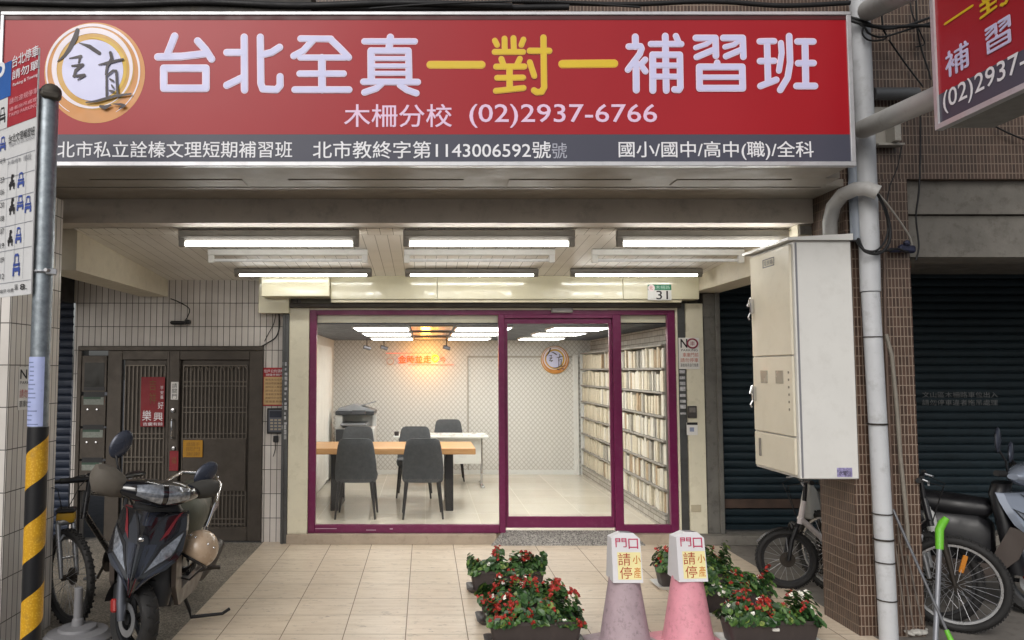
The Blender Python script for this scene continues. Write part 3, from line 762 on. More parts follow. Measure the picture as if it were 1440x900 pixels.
doorm = mat('yellowed_cabinet_door', 'cfc8b6', .42, var=.03, dirt=.12, dirtcol='7d7050', scale=4)
zs = [(CZ0 + .02, 1.30), (1.31, 1.845), (1.855, CZ1 - .02)]
for k, (za, zb_) in enumerate(zs):
    d_ = MB().b2((CX0 - .018, CY0 + .03, za), (CX0 - .001, CY1 - .03, zb_), .004).build('cabinet_door', doorm, cab)
    zm = (za + zb_) / 2
    if k: 
        m = MB(); m.box((CX0 - .032, CY1 - .07, zm), (.028, .03, .11), None, .006); m.box((CX0 - .05, CY1 - .072, zm + .03), (.016, .02, .07), (.0, .3, 0), .004); m.build('latch', M['chrome'], d_)
        m = MB(); m.tube([(CX0 - .045, CY1 - .07, zm - .05), (CX0 - .06, CY1 - .07, zm - .08), (CX0 - .05, CY1 - .07, zm - .1)], .006, 6); m.build('padlock_hasp', M['alu'], d_)
    else:
        MB().b2((CX0 - .026, CY1 - .14, zm - .05), (CX0 - .018, CY1 - .11, zm + .08), .003).build('latch', M['concrete'], d_)
    if k == 1:
        for yy in (CY1 - .22, CY1 - .46):
            MB().b2((CX0 - .0215, yy - .055, 1.66), (CX0 - .0178, yy + .055, 1.75)).build('meter_window', mat('grey_meter_glass', '8d8b80', .25), d_)
        m = MB()
        for q_ in range(6): m.b2((CX0 - .0205, CY0 + .08, 1.48 + .05 * q_), (CX0 - .0175, CY0 + .095, 1.495 + .05 * q_))
        m.build('rivets', mat('rivet_grey', '6e675a', .5), d_)
    if k == 2:
        m = MB(); a_ = CY1 - .25
        for (y0_, y1_, z0_, z1_) in ((0, .18, 0, .006), (0, .18, .054, .06), (0, .005, 0, .06), (.175, .18, 0, .06)): m.b2((CX0 - .0205, a_ - y1_, 2.49 + z0_), (CX0 - .0175, a_ - y0_, 2.49 + z1_))
        m.build('label_border', M['grey_ink'], d_)
        txt('lettering', '電表箱', M['grey_ink'], (CX0 - .021, a_ - .02, 2.503), (0, -1, 0), (0, 0, 1), .14, .035, d_)
m = MB(); m.b2((CX0 + .24, CY0 - .003, 1.05), (CX0 + .34, CY0 - .0005, 1.11)); stk = m.build('sticker', mat('violet_sticker', '8d86ad', .5, var=.5, scale=60), cab)
txt('lettering', '水電行', M['ink'], (CX0 + .25, CY0 - .0045, 1.06), (1, 0, 0), (0, 0, 1), .08, .03, stk)
MB().b2((CX0 + .008, CY0 - .004, CZ0 + .01), (CX0 + .02, CY0, CZ1 - .01)).build('seam', M['grey_ink'], cab)
# pipes feeding it
def px_path(pts): return [P(a, b, y) for a, b, y in pts]
m = MB(); m.tube(px_path([(1168, 338, 5.3), (1167, 312, 5.27), (1172, 290, 5.2), (1185, 274, 5.1), (1203, 266, 5.0), (1218, 265, 4.96), (1235, 271, 4.93)]), .047, 18, caps=False)
tag(m.build('conduit_elbow', M['pvc'], smooth=60), 'grey conduit elbow curving from the cabinet top round the pillar', 'pipe')
pz0 = P(1250, 900, 5.1)
m = MB(); m.tube([P(1208, -5, 5.08), P(1222, 330, 5.09), P(1224, 410, 5.09)], .062, 20); m.tube([P(1224, 411, 5.09), P(1234, 590, 5.1), P(1243, 760, 5.1), Vector((pz0.x, 5.1, -.02))], [.056, .056, .057, .057], 20)
pp = tag(m.build('downpipe', M['pvcwhite'], smooth=50), 'tall pale grey drainpipe down the front of the brown tiled pillar', 'pipe')
m = MB()
for py in (474, 596, 722, 758, 790, 843):
    c = P(1227 + (py - 474) * .055, py, 5.095); m = MB(); m.tube([c + Vector((.06 * math.cos(2 * PI * k / 20), .06 * math.sin(2 * PI * k / 20), 0)) for k in range(20)], .006 if py in (596, 758) else .004, 6, closed=True); m.build('pipe_tie', M['darksteel'], pp)
m = MB(); m.tube([P(1201, 225, 5.13), P(1205, 338, 5.13)], .04, 16); 
tag(m.build('cable_duct', mat('blue_grey_pvc', '7f8792', .45, var=.05, dirt=.2), smooth=50), 'short blue grey cable duct ending beside the pale drainpipe', 'pipe')
m = MB(); m.tube([P(1205, 60, 5.12), P(1207, 330, 5.12)], .02, 10); tag(m.build('thin_conduit', M['darksteel'], smooth=50), 'thin dark conduit squeezed behind the pale drainpipe', 'pipe')
m = MB(); m.tube(px_path([(1246, 470, 5.13), (1254, 500, 5.12), (1260, 560, 5.12), (1266, 640, 5.13), (1276, 740, 5.13), (1277, 770, 5.13)]), .013, 10)
tag(m.build('flexible_hose', mat('grey_hose', '7c766c', .6, dirt=.3), smooth=60), 'thin grey hose curving down the pillar beside the drainpipe', 'hose')
m = MB(); m.tube(px_path([(1243, 330, 5.14), (1245, 470, 5.14), (1252, 640, 5.14), (1258, 800, 5.14), (1264, 890, 5.14)]), .011, 8)
tag(m.build('thin_conduit', mat('brown_conduit', '5b4a40', .6), smooth=60), 'thin brown conduit down the pillar right of the drainpipe', 'pipe')
# cable tangle
CAB = []
def cable(label, pts, r, mt=None, cat='cable', group=None, n=7):
    P_ = [Vector(p) for p in px_path(pts)]
    out = []
    for i in range(len(P_) - 1):
        p0_, p1_, p2_, p3_ = P_[max(i - 1, 0)], P_[i], P_[i + 1], P_[min(i + 2, len(P_) - 1)]
        for k in range(6):
            t_ = k / 6
            out.append(.5 * ((2 * p1_) + (p2_ - p0_) * t_ + (2 * p0_ - 5 * p1_ + 4 * p2_ - p3_) * t_ ** 2 + (3 * p1_ - p0_ - 3 * p2_ + p3_) * t_ ** 3))
    out.append(P_[-1])
    return tag(MB().tube(out, r, n).build('cable', mt or M['cable'], smooth=60), label, cat, group)
cable('thick black cable looping out of the cable duct to the wall clamp', [(1207, 336, 5.08), (1215, 352, 5.0), (1232, 357, 4.98), (1245, 350, 5.0), (1252, 330, 5.02), (1247, 300, 5.0), (1235, 274, 4.94)], .010)
cable('lower black cable loop in front of the pale drainpipe', [(1204, 338, 5.08), (1213, 350, 5.0), (1230, 353, 4.97), (1243, 342, 5.0), (1249, 320, 5.03), (1243, 292, 5.0), (1234, 273, 4.94)], .007)
cable('black cable running from the loop to the blue clamp', [(1232, 355, 5.0), (1250, 352, 5.04), (1262, 350, 5.08), (1274, 354, 5.12), (1284, 352, 5.15)], .008)
cable('pale grey cable hanging from the conduit elbow to the wall', [(1235, 272, 4.94), (1250, 290, 5.0), (1266, 312, 5.06), (1280, 335, 5.12), (1284, 356, 5.15)], .006, mat('pale_cable', 'a8a39b', .6))
m = MB(); a = P(1275, 350, 5.14); m.box(a, (.11, .05, .05), (0, .1, 0), .012); m.box(a + Vector((-.01, -.02, .035)), (.04, .04, .04), (0, .4, 0), .012); m.box(a + Vector((-.08, 0, -.01)), (.08, .03, .03), None, .008)
tag(m.build('cable_clamp', mat('blue_black_clamp', '2c2f45', .35, .3, var=.4, scale=40), smooth=30), 'small blue black cable clamp bolted to the brown tiles', 'clamp')
for k, (lb, pts, r) in enumerate([
    ('black cable bundle crossing behind the pale drainpipe at the top', [(1195, 24, 5.0), (1215, 30, 4.98), (1240, 40, 5.0), (1275, 36, 5.05), (1320, 20, 5.08)], .009),
    ('lower black cable crossing to the projecting sign', [(1195, 28, 5.0), (1222, 36, 4.97), (1250, 38, 5.02), (1290, 36, 5.05), (1325, 37, 5.08)], .012),
    ('sagging black cable below the crossing bundle', [(1195, 26, 5.0), (1215, 38, 4.97), (1222, 47, 4.97), (1240, 52, 5.0), (1270, 44, 5.05), (1320, 28, 5.08)], .007),
    ('looped black cable beside the pale drainpipe', [(1214, 38, 4.97), (1213, 48, 4.98), (1221, 56, 4.98), (1236, 57, 5.0), (1247, 52, 5.03), (1242, 40, 5.03), (1238, 10, 5.0), (1230, -8, 5.0)], .006),
    ('thin black wire slanting down to the bracket pipe', [(1250, 56, 5.1), (1270, 85, 5.15), (1285, 105, 5.16), (1298, 122, 5.15)], .006),
    ('black wire hanging beside the projecting sign', [(1288, -5, 5.1), (1290, 40, 5.13), (1296, 70, 5.15), (1306, 100, 5.16), (1309, 112, 5.16)], .006),
    ('second black wire hanging beside the projecting sign', [(1279, -5, 5.12), (1283, 20, 5.12), (1296, 50, 5.14), (1300, 62, 5.15), (1288, 66, 5.15)], .005),
    ('long thin black cable hanging down the wall past the grey beam', [(1294, 160, 5.14), (1294, 220, 5.14), (1292, 270, 5.1), (1288, 305, 5.1), (1292, 345, 5.1), (1288, 366, 5.1)], .006),
    ('thin black wire sagging between the duct and the elbow', [(1268, 205, 5.15), (1262, 235, 5.14), (1252, 260, 5.1), (1247, 285, 5.1)], .004),
    ('thin black wire below the projecting sign', [(1400, 178, 5.15), (1420, 188, 5.15), (1445, 198, 5.15)], .006),
    ('heavy black cable along the top edge of the long sign', [(-20, 2, 4.95), (150, 6, 4.95), (280, 3, 4.95), (420, 8, 4.95), (560, 4, 4.95), (720, 9, 4.95)], .022),
    ('second heavy black cable along the top edge of the long sign', [(-20, 10, 4.98), (120, 11, 4.98), (300, 9, 4.98), (520, 12, 4.98), (800, 10, 4.98)], .02),
    ('black cable lying behind the top right of the long sign', [(720, 2, 5.0), (880, 6, 5.0), (1000, 2, 5.0), (1100, 8, 5.0), (1195, 4, 5.0)], .016),
    ('thin cable sagging along the top of the long sign', [(520, 12, 4.9), (620, 5, 4.9), (760, 2, 4.9), (900, 10, 4.9)], .007)]):
    cable(lb, pts, r)
# dark awning flashing above the sign
m = MB(); m.b2((-6, 4.96, zt + .10), (-.75, 5.18, zt + .35), .01); tag(m.build('metal_awning', mat('dark_awning_metal', '26231f', .6, .3, dirt=.5, dirtcol='4a4436', var=.3, scale=5)), 'dark metal awning strip above the left half of the long red sign', 'awning')
# ================================================================ things in the room
FZ = .1
fab = mat('charcoal_chair_fabric', '4b4d50', .9, var=.12, scale=20, bump=.25, bscale=300)
legm = mat('dark_chair_leg', '29282a', .45, .3)
def sup(cx, cy, hx, hy, z, n=24, e=3.2):
    out = []
    for k in range(n):
        a = 2 * PI * k / n; c, s = math.cos(a), math.sin(a)
        out.append(Vector((cx + hx * math.copysign(abs(c) ** (2 / e), c), cy + hy * math.copysign(abs(s) ** (2 / e), s), z)))
    return out
def make_chair(label):
    t = thing('dining_chair', label, 'chair', (0, 0, 0), 0, 'charcoal chairs in the room')
    L = []
    for z, hw, y in ((.40, .215, -.19), (.43, .232, -.195), (.50, .236, -.20), (.60, .230, -.215), (.70, .218, -.23), (.80, .203, -.245), (.855, .19, -.252), (.88, .172, -.255), (.893, .14, -.256)):
        r = sup(0, y, hw, .03 if z < .87 else .018, z)
        for p in r: p.y += .9 * p.x * p.x          # the back wraps round a little
        L.append(r)
    MB().loft(L).build('backrest', fab, t, smooth=50)
    L = [sup(0, .02, hx, hy, z) for z, hx, hy in ((.395, .19, .19), (.41, .225, .215), (.46, .235, .225), (.49, .225, .215), (.497, .18, .17))]
    MB().loft(L).build('seat', fab, t, smooth=50)
    for sx in (-1, 1):
        for sy in (-1, 1):
            MB().tube([(sx * .18, sy * .17, .41), (sx * .222, sy * .215 - .02, 0)], [.021, .011], 10).build('leg', legm, t, smooth=40)
    return t
chairs = [((P(501, 640, 8.75).x, 8.88), 0, 'charcoal fabric chair seen from behind at the left of the wooden table'),
          ((P(594, 640, 8.75).x, 8.88), 2, 'charcoal fabric chair seen from behind, near the right end of the wooden table'),
          ((P(503, 620, 10.4).x, 10.25), 180, 'charcoal chair facing out behind the wooden table, half hidden at left'),
          ((P(583, 620, 10.4).x, 10.25), 178, 'charcoal chair facing out behind the wooden table, between table and white desk'),
          ((P(632, 610, 11.4).x, 11.75), 180, 'charcoal chair behind the white desk at the back')]
ch0 = make_chair(chairs[0][2])
for i, ((x, y), a, lb) in enumerate(chairs):
    c = ch0 if i == 0 else copy_tree(ch0)
    c.location = (x, y, FZ); c.rotation_euler = (0, 0, R(a)); c['label'] = lb
# wooden table on black steel loops
t = NT('oak_table_top'); v = t.coord()
n = t.noise(t.vec(v, scale=(1.2, 14, 6)), 3, 7, .6).outputs[0]
t.link(t.ramp(n, [(.25, srgb('a87b4c')), (.55, srgb('bd9060')), (.8, srgb('cda473'))]), t.b.inputs['Base Color']); t.b.inputs['Roughness'].default_value = .4
OAK = t.m
tx1 = P(669, 633, 9.1).x
tb = thing('wooden_table', 'long table with a thick light wood top on black steel legs', 'table', (-.4, 9.5, FZ))
MB().b2((XL + .02, 9.1, FZ + .665), (tx1, 9.98, FZ + .735), .006).build('tabletop', OAK, tb)
for x in (P(632, 680, 9.2).x, P(471, 680, 9.2).x):
    m = MB(); x0, x1 = x - .045, x + .045
    m.b2((x0, 9.17, FZ), (x1, 9.25, FZ + .664), .004); m.b2((x0, 9.83, FZ), (x1, 9.91, FZ + .664), .004); m.b2((x0 + .002, 9.25, FZ + .001), (x1 - .002, 9.83, FZ + .05)); m.b2((x0 + .002, 9.25, FZ + .6), (x1 - .002, 9.83, FZ + .663))
    m.build('leg', M['black'], tb)
# white desk
dk = thing('white_desk', 'white office desk with a modesty panel and thin chrome legs', 'desk', (.2, 11.0, FZ))
dx0, dx1 = P(553, 614, 10.9).x, P(687, 614, 10.9).x
wht = mat('white_laminate', 'd8d7d2', .3, var=.02)
MB().b2((dx0, 10.85, FZ + .70), (dx1, 11.5, FZ + .728), .005).build('desktop', wht, dk)
MB().b2((dx0 + .12, 10.98, FZ + .33), (dx1 - .1, 11.0, FZ + .699), .003).build('modesty_panel', wht, dk)
for x in (dx0 + .08, dx1 - .08):
    m = MB(); m.cyl((x, 11.16, FZ + .03), (x, 11.16, FZ + .70), .018, 12); m.b2((x - .025, 10.88, FZ), (x + .025, 11.46, FZ + .03), .008); m.build('leg', M['chrome'], dk, smooth=40)
bx = P(569, 608, 11.1)
tag(MB().b2((bx.x - .05, 11.05, FZ + .7285), (bx.x + .05, 11.16, FZ + .83), .006).build('small_box', M['white']), 'small white box standing on the white desk', 'box')
bx = P(558, 612, 11.0)
tag(MB().lathe([(0, 0), (.03, 0), (.035, .05), (.03, .06), (0, .06)], 14, Matrix.Translation((bx.x, 10.97, FZ + .7285))).build('cup', mat('dark_cup', '3b3433', .4), smooth=40), 'small dark cup at the left end of the white desk', 'cup')
# copier
cx_ = P(500, 620, 11.6).x
cp = thing('photocopier', 'white and charcoal office photocopier against the back wall', 'photocopier', (cx_, 11.75, FZ))
grey_p, char_p, w_p = mat('grey_copier', '8c8e92', .45), mat('charcoal_copier', '3c3e42', .4), mat('white_copier', 'd0d0ce', .4)
z0 = FZ; w2 = .29
MB().b2((cx_ - w2, 11.45, z0), (cx_ + w2, 12.05, z0 + .5), .01).build('paper_cabinet', w_p, cp)
MB().b2((cx_ - w2, 11.47, z0 + .505), (cx_ + w2, 12.05, z0 + .80), .01).build('body', w_p, cp)
MB().b2((cx_ - w2 + .01, 11.455, z0 + .56), (cx_ + .08, 11.469, z0 + .78), .004).build('front_panel', char_p, cp)
for k in range(3): MB().b2((cx_ - w2 + .02, 11.44, z0 + .06 + .14 * k), (cx_ + w2 - .02, 11.449, z0 + .18 + .14 * k), .003).build('paper_drawer', w_p, cp)
m = MB(); m.b2((cx_ - w2 + .08, 11.38, z0 + .835), (cx_ + w2 - .12, 11.9, z0 + .87), .01); m.build('output_tray', grey_p, cp)
m = MB(); m.b2((cx_ - w2, 11.5, z0 + .80), (cx_ - w2 + .1, 12.05, z0 + .985)); m.b2((cx_ + w2 - .06, 11.9, z0 + .8), (cx_ + w2, 12.05, z0 + .985)); m.b2((cx_ - w2 + .1, 11.95, z0 + .8), (cx_ + w2 - .06, 12.05, z0 + .985)); m.build('frame', w_p, cp)
MB().b2((cx_ - w2, 11.44, z0 + .99), (cx_ + w2, 12.05, z0 + 1.05), .01).build('scanner', char_p, cp)
m = MB(); m.loft([[(cx_ - w2 + .02, 11.5, z0 + 1.052), (cx_ + w2, 11.5, z0 + 1.052), (cx_ + w2, 12.0, z0 + 1.052), (cx_ - w2 + .02, 12.0, z0 + 1.052)], [(cx_ - w2 + .04, 11.52, z0 + 1.09), (cx_ - .02, 11.52, z0 + 1.15), (cx_ - .02, 12.0, z0 + 1.15), (cx_ - w2 + .04, 12.0, z0 + 1.09)]])
m.build('document_feeder', grey_p, cp)
m = MB(); m.box((cx_ + .15, 11.75, z0 + 1.14), (.3, .36, .012), (0, -.28, 0)); m.build('feed_tray', grey_p, cp)
MB().box((cx_ + .06, 11.40, z0 + 1.03), (.2, .1, .02), (.5, 0, 0), .004).build('control_panel', char_p, cp)
# spotlights under the room ceiling
for lb, px, py, yy in (('left small grey spotlight hanging from the room ceiling', 516, 489, 11.6), ('middle small spotlight pointing at the glowing sign', 540, 489, 11.8), ('right small dark spotlight pointing at the glowing sign', 628, 489, 11.8)):
    c = P(px, py, yy); s = thing('spotlight', lb, 'spotlight', (c.x, yy, ZC - .1), 0, 'ceiling spotlights')
    MB().cyl((c.x, yy, c.z), (c.x, yy, ZC + .02), .008, 8).build('stem', M['darksteel'], s)
    MB().tube([(c.x - .05, yy, c.z + .015), (c.x + .05, yy + .03, c.z - .015)], .03, 14).build('lamp_head', mat('grey_spot', '6a6a70', .4, .4), s, smooth=40)
# backlit sign on the wallpaper
nz = P(590, 506, YB); n0, n1 = P(560, 506, YB).x, P(606, 506, YB).x
ns = thing('glowing_sign', 'glowing orange sign with red characters on the diamond wallpaper', 'sign', (nz.x, YB - .05, nz.z - .1))
redem = emit('red_letter_glow', 'ff4a10', .8)
o = txt('lettering', '金時並走', redem, (n0, YB - .05, nz.z - .055), (1, 0, 0), (0, 0, 1), n1 - n0, .12, ns, .03)
m = MB(); a = P(549, 508, YB); m.tube([a + Vector((.055 * math.cos(2 * PI * k / 24), -.05, .055 * math.sin(2 * PI * k / 24))) for k in range(24)], .005, 6, closed=True); m.build('ring', mat('pale_red_ring', 'c98a72', .5), ns)
a = P(612, 504, YB); m = MB(); m.tube([a + Vector((.05 * math.cos(2 * PI * k / 24), -.05, .05 * math.sin(2 * PI * k / 24))) for k in range(24)], .012, 6, closed=True); m.build('ring', emit('amber_glow', 'ffc02a', 1.6), ns)
txt('lettering', '今', redem, (P(619, 506, YB).x, YB - .05, nz.z - .05), (1, 0, 0), (0, 0, 1), .09, .1, ns)
m = MB(); m.b2((P(543, 497, YB).x, YB - .045, P(543, 497, YB).z), (P(606, 497, YB).x, YB - .04, P(543, 497, YB).z + .006)); m.build('rule', redem, ns)
m = MB(); m.b2((P(575, 514, YB).x, YB - .045, P(543, 513, YB).z), (P(638, 513, YB).x, YB - .04, P(543, 513, YB).z + .006)); m.build('rule', redem, ns)
ld = bpy.data.lights.new('sign_glow', 'POINT'); ld.energy = 7.5; ld.color = (1, .42, .06); ld.shadow_soft_size = .08
lo = bpy.data.objects.new('sign_glow', ld); COL.objects.link(lo); lo.location = (nz.x + .10, YB - .30, nz.z + .03)
# round emblem on the back wall
ec = P(780, 506, YB); er = .225
es = thing('round_emblem', 'round gold framed emblem with black brush characters on the back wall', 'emblem', (ec.x, YB - .05, ec.z - er))
MB().lathe([(0, 0), (er, 0), (er, .028), (er - .01, .035), (0, .035)], 40, Matrix.Translation((ec.x, YB - .002, ec.z)) @ Matrix.Rotation(PI / 2, 4, 'X')).build('disc', mat('emblem_gold', 'c99a3c'), es, smooth=40)
emblem(es, lambda x, y: Vector((ec.x + (x - 440) / 425 * (er - .006), YB - .039, ec.z - (y - 465) / 425 * (er - .006))), NF)
# bookcase along the right wall, seven rows of pale books
BX = 2.48
bc = thing('bookcase', 'long pale bookcase with grey shelves along the right wall of the room', 'bookcase', (BX + .1, 10.2, FZ))
by0, by1 = 8.075, YB - .06
shz = [.26, .513, .766, 1.019, 1.272, 1.525, 1.778, 2.03]
gsh = mat('grey_shelf_board', '8a867f', .6, var=.1)
for z in shz: MB().b2((BX, by0, z - .022), (XR - .003, by1, z), .002).build('shelf', gsh, bc)
MB().b2((BX + .03, by0 - .012, FZ), (XR - .003, by0 - .001, 2.031), .002).build('side_panel', gsh, bc)
m = MB(); m.b2((BX + .01, by0 + .01, FZ), (XR - .003, by1, .237)); m.build('plinth', MATS['white_brick_wallpaper'], bc)
MB().b2((BX, by1, FZ), (XR - .003, by1 + .02, 2.031), .002).build('side_panel', M['white'], bc)
bcols = [mat('cream_book', 'c6bda9', .6, var=.1, scale=30), mat('white_book', 'd2cdc1', .55, var=.08, scale=30), mat('tan_book', 'a48f74', .6, var=.15, scale=30), mat('grey_book', '9b978e', .6, var=.12, scale=30)]
cw = ['cream', 'white', 'tan', 'grey']
rn = random.Random(11)
rowname = ['lowest', 'second lowest', 'third lowest', 'middle', 'third highest', 'second highest', 'highest']
books = []
for r_ in range(7):
    y = by0 + .01
    while y < by1 - .08:
        w = rn.uniform(.035, .085); h = rn.uniform(.18, .226); d_ = rn.uniform(.0, .03)
        c = rn.choices(range(4), (5, 3.4, 1.8, 1.4))[0]
        books.append((y, r_, w, h, d_, c)); y += w + rn.uniform(.001, .012) + (rn.random() < .05) * .04
books.sort()
rest = [MB() for _ in range(1)]
for i, (y, r_, w, h, d_, c) in enumerate(books):
    z = shz[r_] + .001
    lo, hi = (BX + .015 + d_, y, z), (XR - .02, y + w, z + h)
    if i < 295:
        m = MB().b2(lo, hi, .003)
        tag(m.build('book', bcols[c]), '%s spined book upright on the %s row of the long pale bookcase' % (cw[c], rowname[r_]), 'book', '%s books on the %s row' % (cw[c], rowname[r_]))
    else: rest[0].b2(lo, hi)
tag(rest[0].build('far_books', bcols[0]), 'cream books at the far end of the long pale bookcase', 'books', kind='stuff')

# ================================================================ wall plates, notices and papers
def plate(name, label, cat, px0, py0, px1, py1, Y, mt, th=.004, parent=None, bev=.001):
    a, b = P(px0, py1, Y), P(px1, py0, Y)
    o = MB().b2((a.x, Y, a.z), (b.x, Y + th, b.z), bev).build(name, mt, parent)
    return tag(o, label, cat) if label else o
def ptxt(par, body, px0, py0, px1, py1, Y, mt, weight=0.0):
    a, b = P(px0, py1, Y), P(px1, py0, Y)
    return txt('lettering', body, mt, (a.x, Y - .0012, a.z), (1, 0, 0), (0, 0, 1), b.x - a.x, b.z - a.z, par, weight)
FY = 7.728
hn = plate('house_number', 'green and white house number plate reading 31 on the cream fascia', 'sign', 911, 400, 944, 422, FY, M['white'], .005)
plate('green_band', None, None, 911, 400, 944, 408, FY - .001, mat('sign_green', '1f7a55', .45), .001, hn)
ptxt(hn, '31', 923, 409, 939, 421, FY, M['ink'], .015)
ptxt(hn, '木柵路', 922, 401.5, 942, 406.5, FY - .001, mat('pale_green_ink', 'a9d0bd', .5))
c = P(916, 405, FY); MB().lathe([(0, 0), (.035, 0), (.035, .002), (0, .002)], 20, Matrix.Translation((c.x, FY - .0005, c.z)) @ Matrix.Rotation(PI / 2, 4, 'X')).build('badge', mat('pale_badge', 'e6d8d8', .5), hn)
ptxt(hn, '北', 913.5, 402.5, 918, 407.5, FY - .003, M['red_ink'])
RY = 7.894
def no_sign(label, f, par_loc, sz):
    """small no-parking notice: NO + ring over red and black lines; f(x, y) maps unit sheet to a point"""
a_, b_ = P(955, 519, RY), P(983, 475, RY)
nsn = plate('no_parking_notice', 'white no parking notice on the cream pilaster right of the door', 'notice', 955, 475, 983, 519, RY, M['paper'], .003)
ptxt(nsn, 'N', 957, 477, 966, 489, RY, M['ink'], .03)
c = P(973.5, 483, RY); MB().tube([c + Vector((.052 * math.cos(2 * PI * k / 24), -.002, .046 * math.sin(2 * PI * k / 24))) for k in range(24)], .009, 6, closed=True).build('ring', mat('maroon_ink', '8f2b45', .5), nsn)
ptxt(nsn, '車', 970.5, 480, 977, 486, RY, mat('maroon_ink', '8f2b45', .5))
ptxt(nsn, 'PARKING', 958, 491, 981, 494, RY, M['ink'])
ptxt(nsn, '車庫門前', 960, 496, 982, 502, RY, mat('orange_ink', 'b5512d', .6)); ptxt(nsn, '請勿停車', 957, 503.5, 982, 509.5, RY, mat('orange_ink', 'b5512d', .6)); ptxt(nsn, '違者拖吊自行負責', 957, 511, 982, 516, RY, M['ink'])
ic = plate('card_reader', 'small dark card reader on the cream pilaster below the no parking notice', 'card reader', 967.5, 571, 980, 588, RY - .016, mat('dark_reader', '4a4644', .35, .2), .018, None, .004)
plate('reader_face', None, None, 969.5, 573, 978, 580, RY - .0175, mat('reader_face', '75706c', .3), .001, ic)
wl_ = plate('bell_label', 'small white bell label under the dark card reader', 'label', 966, 594, 981, 612, RY, M['paper'], .004)
plate('label_band', None, None, 966, 594, 981, 597.5, RY - .001, M['ink'], .0009, wl_); plate('label_mark', None, None, 970, 601, 976, 607, RY - .001, mat('grey_blue_ink', '8a93ad', .6), .0009, wl_)
plate('outlet_cover', 'beige outlet cover low on the cream pilaster right of the door', 'outlet', 972, 710, 986, 720, RY - .004, mat('beige_outlet', 'b5ab93', .5), .008, None, .003)
plate('switch_box', 'small square switch plate on the cream pilaster above the card reader', 'switch', 969, 556, 977, 565, RY - .003, M['cream'], .007, None, .002)
# red framed notice, keypad on the tiled strip beside the gate
TY = 7.963
rnn = plate('framed_notice', 'red framed beige notice on the white tiles right of the gate', 'notice', 368, 517, 402, 571, TY, mat('notice_red', '9c2026', .45), .005)
plate('notice_sheet', None, None, 370.5, 530, 399.5, 569, TY - .001, mat('notice_beige', 'c9a878', .6), .0009, rnn)
ptxt(rnn, '住戶公約須知', 371, 519.5, 399, 524, TY, M['white_vinyl']); ptxt(rnn, '請隨手關門', 374, 525.5, 397, 528.5, TY, M['white_vinyl'])
for k, s in enumerate(('敬告各位住戶', '請勿停放機車', '保持出入暢通', '請勿亂丟垃圾', '違者依法舉發', '謝謝您的合作', '管理委員會')):
    ptxt(rnn, s, 373, 532.5 + 5.1 * k, 397, 535.6 + 5.1 * k, TY - .001, mat('brown_ink', '6b4a35', .7))
kp = plate('intercom_keypad', 'black intercom keypad under the red framed notice', 'intercom', 375, 574, 400, 610, TY - .03, M['black'], .032, None, .006)
plate('keypad_face', None, None, 377.5, 576.5, 397.5, 607, TY - .0315, mat('keypad_grey', '5b5d66', .4, .3), .0012, kp)
plate('screen', None, None, 379, 578, 396, 587, TY - .0335, mat('keypad_screen', '30343f', .15), .0012, kp)
for r_ in range(4):
    for c_ in range(3): plate('key', None, None, 380 + 5.6 * c_, 589.5 + 4.3 * r_, 384 + 5.6 * c_, 592 + 4.3 * r_, TY - .0345, mat('keypad_key', 'a59c8a', .4), .003, kp)
plate('door_buzzer', 'small black buzzer box below the intercom keypad', 'buzzer', 384, 613, 391, 622, TY - .02, M['black'], .022, None, .003)
cable('thin black cord hanging from the buzzer box', [(387, 622, 7.955), (387, 632, 7.955), (384, 642, 7.955)], .004)
# papers on the gate
GYF = 7.93
bn = plate('paper_banner', 'tall red paper banner with white and gold writing on the left gate leaf', 'banner', 197, 530, 232, 600, GYF, mat('banner_red', '7f101c', .55, var=.1), .003)
ptxt(bn, '吉', 210, 534, 220, 549, GYF, mat('dull_gold_ink', '6d4a1e', .6)); ptxt(bn, '祥', 210, 552, 220, 568, GYF, mat('dull_gold_ink', '6d4a1e', .6))
ptxt(bn, '樂', 200, 577, 213, 592, GYF, M['white_vinyl']); ptxt(bn, '興', 216, 580, 229, 592, GYF, M['white_vinyl']); ptxt(bn, '好', 222, 565, 230, 575, GYF, M['white_vinyl']); ptxt(bn, '吉慶有餘', 201, 594, 229, 598.5, GYF, M['white_vinyl'])
for k, s in enumerate('平安喜'): ptxt(bn, s, 225.5, 543 + 6.5 * k, 230, 548 + 6.5 * k, GYF, M['white_vinyl'])
dl = plate('door_label', 'white vertical label with black characters on the gate centre post', 'label', 240, 537, 251, 562, GYF - .006, M['paper'], .003)
for k, s in enumerate('請關門'): ptxt(dl, s, 242, 539 + 7.6 * k, 249, 545.5 + 7.6 * k, GYF - .006, M['ink'])
yn_ = plate('yellow_notice', 'yellow square notice on the right gate leaf', 'notice', 257, 619, 285, 643, GYF, mat('notice_yellow', 'a8780f', .6), .003)
for k, s in enumerate(('請隨手', '關門', '謝謝')): ptxt(yn_, s, 262, 622 + 6.8 * k, 281, 627.5 + 6.8 * k, GYF, mat('dark_yellow_ink', '7d5a10', .6))
rt = plate('paper_charm', 'small red paper charm on the gate centre post', 'charm', 238, 634, 251, 662, GYF - .008, mat('banner_red', '7f101c'), .003)
ptxt(rt, '福', 241, 643, 248, 652, GYF - .008, mat('dull_gold_ink', '6d4a1e'))
